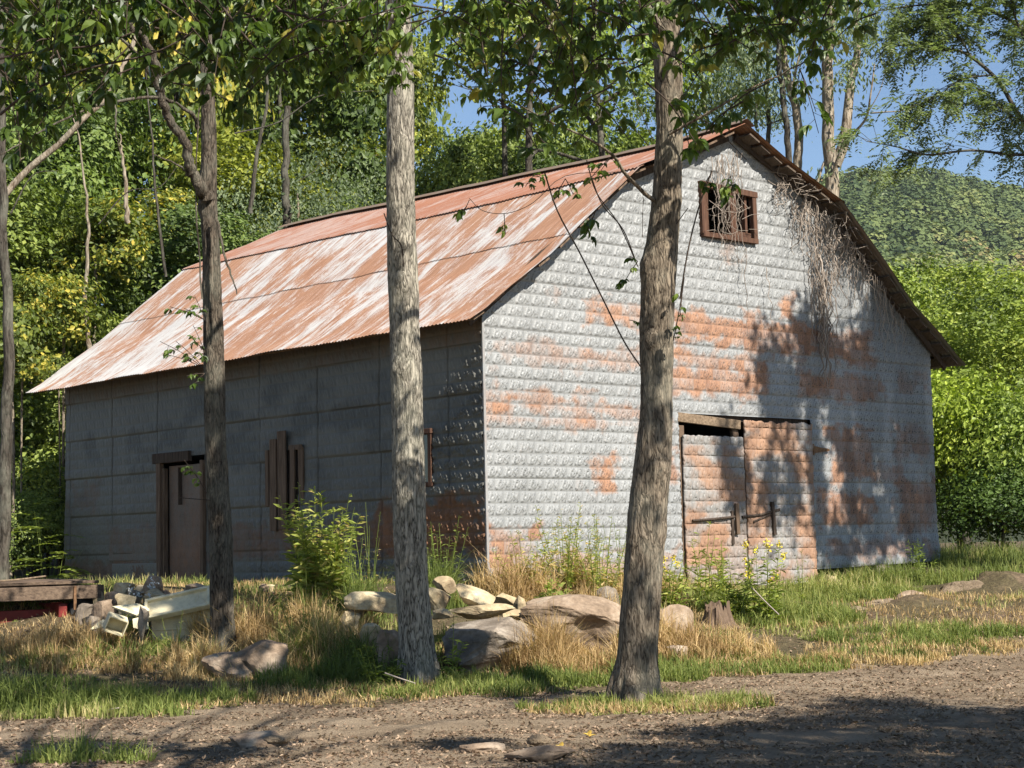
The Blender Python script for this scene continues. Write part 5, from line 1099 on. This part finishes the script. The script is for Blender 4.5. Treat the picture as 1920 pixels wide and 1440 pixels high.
weed('young weed in front of the grey boulder', 845, 1248, 16.9, 4, .62, .24, .12, .26, .45, None, 22)
weed('white flowering weed on the rubble heap', 268, 1112, 19.6, 6, .34, .24, .05, .3, .4, 'white', 16)
weed('green weed growing over the rubble heap', 252, 1130, 19.4, 6, .26, .22, .09, .3, .5, None, 18)
weed('dark leafy weed at the foot of the pale tree', 715, 1268, 16.7, 12, .40, .42, .10, .3, .2, None, 28)
weed('dark weed clump between the pale tree and the boulder', 640, 1240, 17.2, 10, .34, .4, .08, .25, .15, None, 26)
weed('green weed tuft between the dark tree and the big leafy weed', 570, 1165, 18.6, 10, .42, .3, .10, .12, .5, None, 30)
weed('weed among the dry grass right of the dark tree', 500, 1150, 19.2, 6, .3, .25, .08, .2, .5, None, 18)
weed('weed at the stone under the tin wall on the right', 1730, 1080, 25.6, 6, .40, .25, .10, .3, .4, None, 22)
weed('dry reddish weed left of the boulder pile', 660, 1200, 17.8, 8, .36, .3, .04, .2, .95, None, 14)
weed('dry brown weed in front of the enamel chest', 330, 1205, 18.4, 10, .42, .3, .05, .15, .95, None, 14)
weed('fern leaved sumac left of the barn corner', 85, 1085, 28.5, 4, 1.4, .7, .62, .1, .55, None, 5, 'shrub', 'fern leaved shrubs left of the barn', name='shrub', fern=True)
weed('lower fern leaved sumac touching the barn corner', 108, 1090, 27.8, 3, .8, .4, .55, .1, .6, None, 5, 'shrub', 'fern leaved shrubs left of the barn', name='shrub', fern=True)

# ============================================================ STUMP, DEAD VINE
def lump(name, label, cat, u, v, Y, size, mat, seed, spikes=.0, group=None, rough=.3):
    V, F = ICO[5]; P = V * (1 + rough * (fbm(V[:, 0] * 2.3 + seed, V[:, 1] * 2.3, V[:, 2] * 1.2, seed, 5) - .5)[:, None] * 2)
    if spikes: P = P * (1 + spikes * (np.abs(vnoise(np.arctan2(V[:, 1], V[:, 0]) * 3, V[:, 2] * .5, 0, seed) - .5) * 2)[:, None] * (V[:, 2:3] > -.2))
    q = at(u, v, Y); mb = MB(); mb.add(P * np.array(size) / 2, F); o = mb.build(name, MT[mat], None, True); o.location = q; return tag(o, label, cat, group)
th = np.linspace(0, 2 * np.pi, 97); tz = np.linspace(0, 1, 26); T, Z = np.meshgrid(th, tz); c_, s_ = np.cos(T), np.sin(T)
jag = .62 + .55 * vnoise(c_ * 3.2 + 5, s_ * 3.2, 0, 301)
Rs = (.135 + .11 * (1 - Z) ** 2 * (.5 + vnoise(c_ * 2.5, s_ * 2.5, 0, 302))) * (1 + .22 * (np.abs(2 * vnoise(c_ * 5, s_ * 5, Z * .8, 303) - 1) - .5)) + .02 * Z * s_
sq_ = at(1345, 1155, 19.8); mb = MB(); mb.grid(np.stack([Rs * c_, Rs * s_, Z * .30 * jag - .03], -1), .5)
Ti, Zi = T[::-1], Z[::-1]; mb.grid(np.stack([Rs * .72 * c_, Rs * .72 * s_, Z * .27 * jag - .05], -1), .5)
o = mb.build('stump', MT['wood'], None, True); o.location = (sq_[0], sq_[1], float(gh(sq_[0], sq_[1])) - .02); tag(o, 'weathered jagged grey stump among the weeds before the doors', 'stump')
def clod(label, u, v, Y, s, sd_): lump('dirt_mound', label, 'dirt mound', u, v, Y, s, 'dirt', sd_, 0, 'heaps of turned earth on the right', .35)
clod('large heap of turned earth right of the barn', 1815, 1112, 24, (.80, .6, .32), 3); clod('low heap of earth at the right edge', 1890, 1118, 23.6, (.8, .5, .2), 4)
clod('pale rubbly heap left of the smooth brown stone', 1655, 1135, 22, (.45, .4, .16), 6); clod('dark clump of earth below the rubbly heap', 1610, 1148, 21.6, (.34, .3, .14), 7); clod('flat dark clod on the right of the track', 1870, 1152, 21, (.42, .3, .10), 8)
clod('dark clod standing by the yellow leaf in the foreground', 1010, 1388, 12.1, (.16, .12, .07), 9)
clod('crumbled clod at the left foreground stone', 520, 1386, 12.5, (.20, .14, .06), 10)
ev = empty('dead_vine', 'tangle of bare dead vine hanging from the right roof edge down the tin gable', 'vine', barn(6.3, -.06, 5.6)); rel = np.asarray(ev.location); mb = MB()
def vstem(a, z, ln, r0, wig=.16, drift=0., seed=0, out=.05):
    k = 22; t = np.linspace(0, 1, k); s = rng.random() * 99
    aa = a + drift * t * ln + wig * (fbm(t * 6 * max(.4, ln), s, 0, 3, 3) - .5) * 2 * np.sqrt(t); zz = z - ln * t + .05 * (fbm(t * 5, s + 7, 0, 4, 2) - .5)
    bb = -out - .14 * vnoise(t * 7 * ln, s + 3, 0, 5)
    P = BO + EA * aa[:, None] + EB * bb[:, None] + np.array([0, 0, 1.]) * zz[:, None]; mb.tube(P, np.linspace(r0, r0 * .35, k), 4, .15 + .8 * rng.random(), cap=False)
def roofz(a): return np.interp(a, PA, PZ)
for i in range(105):
    a = rng.normal(6.6, .55); a = min(max(a, 5.6), 8.2); vstem(a, roofz(a) - .12 - .45 * rng.random() ** 1.5 * (a < 7.2), .25 + 1.0 * rng.random() ** 1.3 * math.exp(-((a - 6.6) / .7) ** 2), .0045 + .006 * rng.random(), .26)
for i in range(38):
    a = rng.normal(6.5, .16); vstem(a, 5.1 - .8 * rng.random(), .5 + .9 * rng.random(), .005 + .006 * rng.random(), .07, 0.02)
for i in range(45):
    a = rng.uniform(7.0, 8.6); vstem(a, roofz(a) - .15, .3 + .9 * rng.random(), .003 + .004 * rng.random(), .10)
for i in range(7): vstem(6.55 + rng.normal(0, .05), 3.95, .9 + .25 * rng.random(), .012, .05)
for i in range(65):       # tangle along the roof edge
    a = rng.uniform(5.7, 7.7); p0 = barn(a, -.1 - .15 * rng.random(), roofz(a) - .08 - .25 * rng.random()); d = rdir(1)[0] * [.35, .35, .22]; mb.tube(curve([p0, p0 + d * .5 + rng.normal(0, .05, 3), p0 + d], 8), [.005] * 9 if False else .0045, 4, .3 + .7 * rng.random(), cap=False)
mb.build('stems', MT['vine'], ev, True, rel=rel)
ev = empty('dead_vine', 'thin dead vine twigs around the small gable window', 'vine', barn(4.6, -.06, 5.2)); rel = np.asarray(ev.location); mb = MB()
for i in range(26): vstem(rng.normal(4.5, .14), 6.15 - .3 * rng.random(), .6 + 1.1 * rng.random(), .003 + .003 * rng.random(), .16)
for i in range(22):
    p0 = barn(rng.uniform(4.1, 5.1), -.09, rng.uniform(4.95, 5.5)); d = rdir(1)[0] * [.3, .1, .2]; mb.tube(curve([p0, p0 + d * .5 + rng.normal(0, .04, 3), p0 + d], 8), .0035, 4, .4 + .6 * rng.random(), cap=False)
for a, z, ln in ((5.3, 4.6, 1.3), (4.8, 4.8, 1.5)): vstem(a, z, ln, .006, .12)
mb.build('stems', MT['vine'], ev, True, rel=rel)

# ============================================================ TRAILER (left edge) AND DUMPED ENAMEL CHEST
Yt = 20.3
p0 = at(187, 1098, Yt); p1 = at(-60, 1118, Yt - .9); ax = unit((p0 - p1) * [1, 1, 0]); ay = np.array([-ax[1], ax[0], 0]); az = np.array([0, 0, 1.]); RT = np.stack([ax, ay, az], 1)
gz = float(gh(p0[0] - .6, p0[1] + .3)); te = empty('trailer', 'old flat trailer with a weathered plank deck and red steel frame at the left edge', 'trailer', (p0[0] - .7, p0[1] + .5, gz)); rel = np.asarray(te.location); top = p0[2] + .03
def tb(name, mat, x, y, z, sx, sy, sz, parent=te, jit=0.0, lab=None, rt=None):
    mb = MB(); mb.box(p0 * [1, 1, 0] + ax * x + ay * y + az * (top + z), (sx, sy, sz), RT if rt is None else RT @ rt, .5, jit); o = mb.build(name, MT[mat], parent, rel=rel)
    bv = o.modifiers.new('bevel', 'BEVEL'); bv.width = .004; bv.segments = 1
    if lab: o['label'] = lab
    return o
MT['woodx'] = wood_mat('deck_planks', (.06, .04, .03), (.24, .17, .115), 0)
for k in range(7): tb('deck_board', 'woodx', -1.55, .12 + k * .21, .015 + .006 * (k % 3), 3.1, .195, .035, jit=.004)
tb('side_beam', 'woodx', -1.56, -.01, -.095, 3.14, .06, .15, jit=.004); tb('end_beam', 'woodx', .02, .72, -.075, .05, 1.5, .12, jit=.003)
tb('side_beam', 'woodx', -1.56, 1.5, -.095, 3.14, .06, .15)
fr = tb('frame', 'redpaint', -1.35, .25, -.36, 1.9, .07, .16); tb('cross_member', 'redpaint', -.42, .55, -.31, .10, 1.0, .18, fr); tb('frame_upright', 'redpaint', -.42, .22, -.36, .10, .10, .30, fr); tb('cross_member', 'redpaint', -2.0, .7, -.33, .12, 1.0, .16, fr); tb('rail', 'redpaint', -1.35, 1.1, -.33, 2.4, .07, .14, fr)
for x in (-.32, -1.55): tb('stake_bracket', 'iron', x, -.055, -.16, .035, .02, .27)
def torus(mb, c, R0, r0, axis, n=40, k=14, w=1.0):
    a = unit(axis); u = unit(np.cross(a, [0, 0, 1.])); v = np.cross(a, u); t = np.linspace(0, 2 * np.pi, n + 1); s = np.linspace(0, 2 * np.pi, k + 1); T, Q = np.meshgrid(t, s, indexing='ij')
    cq, sq = np.cos(Q), np.sin(Q); cq = np.sign(cq) * np.abs(cq) ** .7; sq = np.sign(sq) * np.abs(sq) ** .6
    rr = R0 + r0 * cq + .006 * ((np.floor(T * 18) % 2) * (cq > .8)); X = np.array(c) + (np.cos(T) * rr)[..., None] * u + (np.sin(T) * rr)[..., None] * v + (sq * r0 * w)[..., None] * a; mb.grid(X, .5)
for yy in (.14, 1.35):
    wc = p0 * [1, 1, 0] + ax * (-.12) + ay * yy + az * (top - .36)
    mb = MB(); torus(mb, wc, .165, .06, ay); w = mb.build('wheel', MT['rubber'], te, True, rel=rel)
    mb = MB(); mb.tube([wc - ay * .05, wc + ay * .05], .115, 18, .5); mb.build('rim', MT['iron'], w, rel=rel)
sl = empty('stick', 'pale bent stick lying on the trailer deck', 'stick', p0 * [1, 1, 0] + ax * -.9 + ay * .3 + az * (top + .05)); q = np.asarray(sl.location); mb = MB(); mb.tube(curve([q - ax * .5 - ay * .05, q + az * .01, q + ax * .45 + ay * .2 + az * .04], 10) - q, .012, 6, .5); mb.build('shaft', MT['woodh'], sl, True)
# enamel chest (old freezer body lying open) and its lid
cq = at(343, 1178, 19.0); cz0 = float(gh(cq[0], cq[1])) + .03; ce = empty('chest', 'cream enamel chest lying in the dry grass left of the dark trunk', 'chest', (cq[0], cq[1], cz0)); rc = rotz(-.10) @ euler(.05, -.02, 0)
rel = np.asarray(ce.location)
def cb(name, x, y, z, sx, sy, sz, par=ce, mat='cream', rt=rc, o0=rel, bev=.012):
    mb = MB(); mb.box(o0 + rt @ np.array([x, y, z]), (sx, sy, sz), rt, .5, 0); o = mb.build(name, MT[mat], par, rel=rel); bv = o.modifiers.new('bevel', 'BEVEL'); bv.width = bev; bv.segments = 3; return o
cb('body', 0, .25, .15, .70, .45, .36); cb('rim_strip', 0, .02, .315, .72, .03, .03); cb('base_skirt', 0, .02, -.02, .66, .02, .06); cb('foot_rail', -.02, .015, .10, .6, .012, .012, bev=.003)
lq = at(333, 1132, 18.95); le = empty('lid', 'cream framed lid with a raised rim lying tilted on the enamel chest', 'lid', lq); lrel = np.asarray(le.location)
rl = np.array(Matrix.Rotation(-.06, 3, 'Z') @ Matrix.Rotation(-.19, 3, 'Y') @ Matrix.Rotation(.82, 3, 'X'))
def lb_(name, x, y, z, sx, sy, sz, bev=.01):
    mb = MB(); mb.box(rl @ np.array([x, y, z]), (sx, sy, sz), rl, .5, 0); o = mb.build(name, MT['cream'], le); bv = o.modifiers.new('bevel', 'BEVEL'); bv.width = bev; bv.segments = 3; return o
lb_('panel', 0, 0, -.02, .68, .24, .03); lb_('rim', 0, .125, .0, .72, .035, .07); lb_('rim', 0, -.125, .0, .72, .035, .07); lb_('rim', .345, 0, .0, .035, .22, .068); lb_('rim', -.345, 0, .0, .035, .22, .068)
# broken enamel pieces to the left
def shard(label, u, v, Y, size, e, seed, name='enamel_debris'):
    q = at(u, v, Y); n = 6; r = np.random.default_rng(seed); an = np.sort(r.random(n) * 6.28 * .2 + np.arange(n) * 6.28 / n); rd = .6 + .4 * r.random(n); V = np.stack([np.cos(an) * rd * size[0], np.sin(an) * rd * size[1], .02 * r.random(n)], -1); V2 = V - [0, 0, size[2]]
    W = np.vstack([V, V2]) @ euler(*e).T; mb = MB(); mb.add(W, [list(range(n))]); mb.add(W, [list(range(n, 2 * n))[::-1]]); mb.add(W, [[i, i + n, (i + 1) % n + n, (i + 1) % n] for i in range(n)])
    o = mb.build(name, MT['cream'], None); o.location = q; tag(o, label, 'debris', 'dumped cream enamel pieces'); return o
shard('crumpled cream panel sloping down left of the lid', 250, 1142, 18.9, (.26, .15, .02), (.6, .15, .1), 2); shard('small pointed cream panel at the left end of the dump', 190, 1172, 18.8, (.13, .07, .015), (.7, -.4, .3), 4)
shard('upright cream piece in front of the crumpled panel', 262, 1172, 18.7, (.11, .12, .015), (1.3, .1, .2), 6)
bq = at(217, 1170, 18.6); be = empty('enamel_box', 'open grey enamel box tipped on its side left of the chest', 'box', bq, None); rb_ = euler(.3, .35, .4); rel = np.asarray(be.location)
for nm, c_, s_ in (('side', (0, 0, -.08), (.2, .16, .012)), ('side', (0, 0, .08), (.2, .16, .012)), ('side', (-.1, 0, 0), (.012, .16, .15)), ('side', (.1, 0, 0), (.012, .16, .15)), ('back', (0, .08, 0), (.2, .012, .15))):
    mb = MB(); mb.box(rb_ @ np.array(c_), s_, rb_); mb.build(nm, MT['cream'], be)
rock('dark pointed slate leaning on the enamel chest', 268, 1165, 18.5, (.11, .10, .34), 'rock_g', 77, .3, .15, 9, g_)
st_ = at(620, 1110, 20.6); 
# dead fallen branch in the grass at the pale tree
for lb, pts in (('thin pale fallen twig in the shade at the foot of the pale tree', [(722, 1262, 16.4), (750, 1272, 16.3), (778, 1281, 16.2)]), ('pale twig leaning in the grass right of the stump', [(1408, 1100, 20), (1435, 1128, 19.6), (1460, 1152, 19.2)]), ('small stick on the track edge at the left', [(205, 1330, 15.1), (225, 1327, 15.2)])):
    q = at(*pts[0]); mb = MB(); mb.tube(curve([at(*p) for p in pts], 8) - q, .007, 6, .9); o = mb.build('twig', MT['vine'], None, True); o.location = q; tag(o, lb, 'twig')

# ---- trees behind the photographer: only their shade falls into the view
def shade_tree(x, y, blobs, label, seed):
    e = empty('tree', label, 'tree', (x, y, 0)); r = np.random.default_rng(seed); wb = MB(); wb.tube(curve([[0, 0, -.2], [.1, 0, 4], [-.1, .1, 9]], 12), np.linspace(.2, .08, 13), 10, .5); lf = MB()
    for (bx, by, bz, rr, n) in blobs:
        c = np.array([bx - x, by - y, bz]); wb.tube(curve([[0, 0, bz * .7], c * [.5, .5, .9], c], 8), [.05, .045, .04, .035, .03, .02, .015, .012, .01][:len(curve([[0, 0, bz * .7], c * [.5, .5, .9], c], 8))], 5, .5)
        n *= 3; P = c + r.normal(0, rr * .5, (n, 3)) * [1, 1, .5]; L = .13 + .09 * r.random(n); leafset(lf, P, rdir(n), unit(rng.normal(0, .6, (n, 3)) + [0, 0, 1]), L, L * .5, r.random(n), 'quad', .1)
    wb.build('trunk', MT['bark_r'], e, True); lf.build('crown', MT['leaf_fg'], e)
HAZE = .00008

# ============================================================ LIGHT, SKY, CAMERA
EL = R(42)
off = R(1.6)
hv = -EB * math.cos(off) - EA * math.sin(off); sun_dir = np.array([hv[0] * math.cos(EL), hv[1] * math.cos(EL), math.sin(EL)])
sl_ = bpy.data.lights.new('sun', 'SUN'); sl_.energy = 5.0; sl_.angle = R(.53); sl_.color = (1, .95, .86)
so = bpy.data.objects.new('sun', sl_); COL.objects.link(so); so.rotation_euler = Vector(sun_dir).to_track_quat('Z', 'Y').to_euler(); so.location = (20, -20, 30)
def shade_at(x, y, z, s): p = np.array([x, y, z]) + sun_dir * s; return tuple(p)
def blob(x, y, s, rr, n, z=None): p = shade_at(x, y, float(gh(x, y)) if z is None else z, s); return (p[0], p[1], p[2], rr, n)
# shade wanted on the track: right foreground bands, left grass band, bottom left
shade_tree(9.5, 2.5, [blob(3.4, 13.4, 13, .9, 260), blob(2.2, 13.2, 12.5, .7, 150), blob(4.4, 13.2, 13.5, .8, 220), blob(2.2, 12.0, 12, .8, 260), blob(3.4, 11.9, 12, .8, 240), blob(1.0, 11.6, 12, .6, 170), blob(3.4, 11.2, 12, .9, 260), blob(1.8, 11.0, 12, .8, 220), blob(.4, 10.8, 12, .6, 160), blob(-.4, 12.4, 12, .3, 50), blob(1.0, 15.5, 13, .3, 40), blob(5.2, 11.9, 13, .9, 280), blob(2.9, 14.6, 14, .6, 120), blob(4.2, 12.6, 13, .9, 300), blob(1.4, 12.7, 12.5, .5, 130), blob(3.6, 10.6, 12, .9, 300), blob(2.4, 10.3, 12, .7, 220), blob(1.2, 10.4, 12, .5, 140), blob(5.0, 13.9, 14, .8, 260), blob(3.0, 13.6, 13.5, .6, 160)],
           'tall tree behind the photographer on the right, known by its shade on the track', 31)
shade_tree(1.8, 3.5, [blob(-3.4, 16.6, 11, .8, 240), blob(-4.4, 16.6, 11, .8, 200), blob(-2.4, 16.7, 11, .8, 220), blob(-1.6, 17.2, 11, .6, 150), blob(-3.2, 12.6, 8.5, .6, 150), blob(-2.0, 12.3, 8.5, .4, 70), blob(-.6, 16.9, 12, .5, 60), blob(-5.2, 17.6, 12, .8, 170), blob(.2, 15.6, 12, .5, 60), blob(-3.05, 18.5, 10, .35, 120, 1.2), blob(-3.05, 18.5, 10, .35, 120, 2.0), blob(-3.05, 18.5, 10, .3, 90, 2.8), blob(-.95, 17.0, 11, .35, 110, .6), blob(-.95, 17.0, 11, .3, 60, 1.5), blob(-1.3, 17.2, 11, .45, 100)],
           'tree behind the photographer on the left, known by its shade across the grass', 32)
w = bpy.data.worlds.new('World'); S.world = w; w.use_nodes = True; nt = w.node_tree
sky = nt.nodes.new('ShaderNodeTexSky'); sky.sky_type = 'NISHITA'; sky.sun_disc = False; sky.sun_elevation = EL; sky.sun_rotation = math.atan2(sun_dir[0], sun_dir[1]); sky.altitude = 800; sky.air_density = 1.0; sky.dust_density = 0; sky.ozone_density = 2.6
bg = nt.nodes['Background']; bg.inputs['Strength'].default_value = .068; nt.links.new(sky.outputs[0], bg.inputs['Color'])
cd = bpy.data.cameras.new('camera'); co = bpy.data.objects.new('camera', cd); COL.objects.link(co); S.camera = co
cd.sensor_fit = 'HORIZONTAL'; cd.sensor_width = 36; cd.lens = 36 * FPX / 1920; cd.clip_start = .1; cd.clip_end = 2000
mw = Matrix(((CR[0], CU[0], -_F[0], 0), (CR[1], CU[1], -_F[1], 0), (CR[2], CU[2], -_F[2], EYE), (0, 0, 0, 1))); co.matrix_world = mw
S.view_settings.view_transform = 'Standard'; S.view_settings.look = 'None'; S.view_settings.exposure = 1.05; S.view_settings.gamma = 1
S.render.engine = 'CYCLES'; S.cycles.max_bounces = 6; S.cycles.diffuse_bounces = 3; S.cycles.transparent_max_bounces = 8; S.cycles.use_denoising = True
S.cycles.sample_clamp_indirect = 6

# ---- air: pale even haze between the camera and the hill
m = M('haze_air'); vp = m.n('ShaderNodeVolumePrincipled', ins={'Color': (.80, .88, 1.0, 1), 'Density': HAZE, 'Anisotropy': .2}); m.link(vp.outputs[0], m.out.inputs['Volume'])
mb = MB(); mb.box((250, 500, 97), (1500, 1300, 206)); hzb = mb.build('haze', m.m); tag(hzb, 'faint blue haze in the air before the far hill', 'haze', kind='stuff')
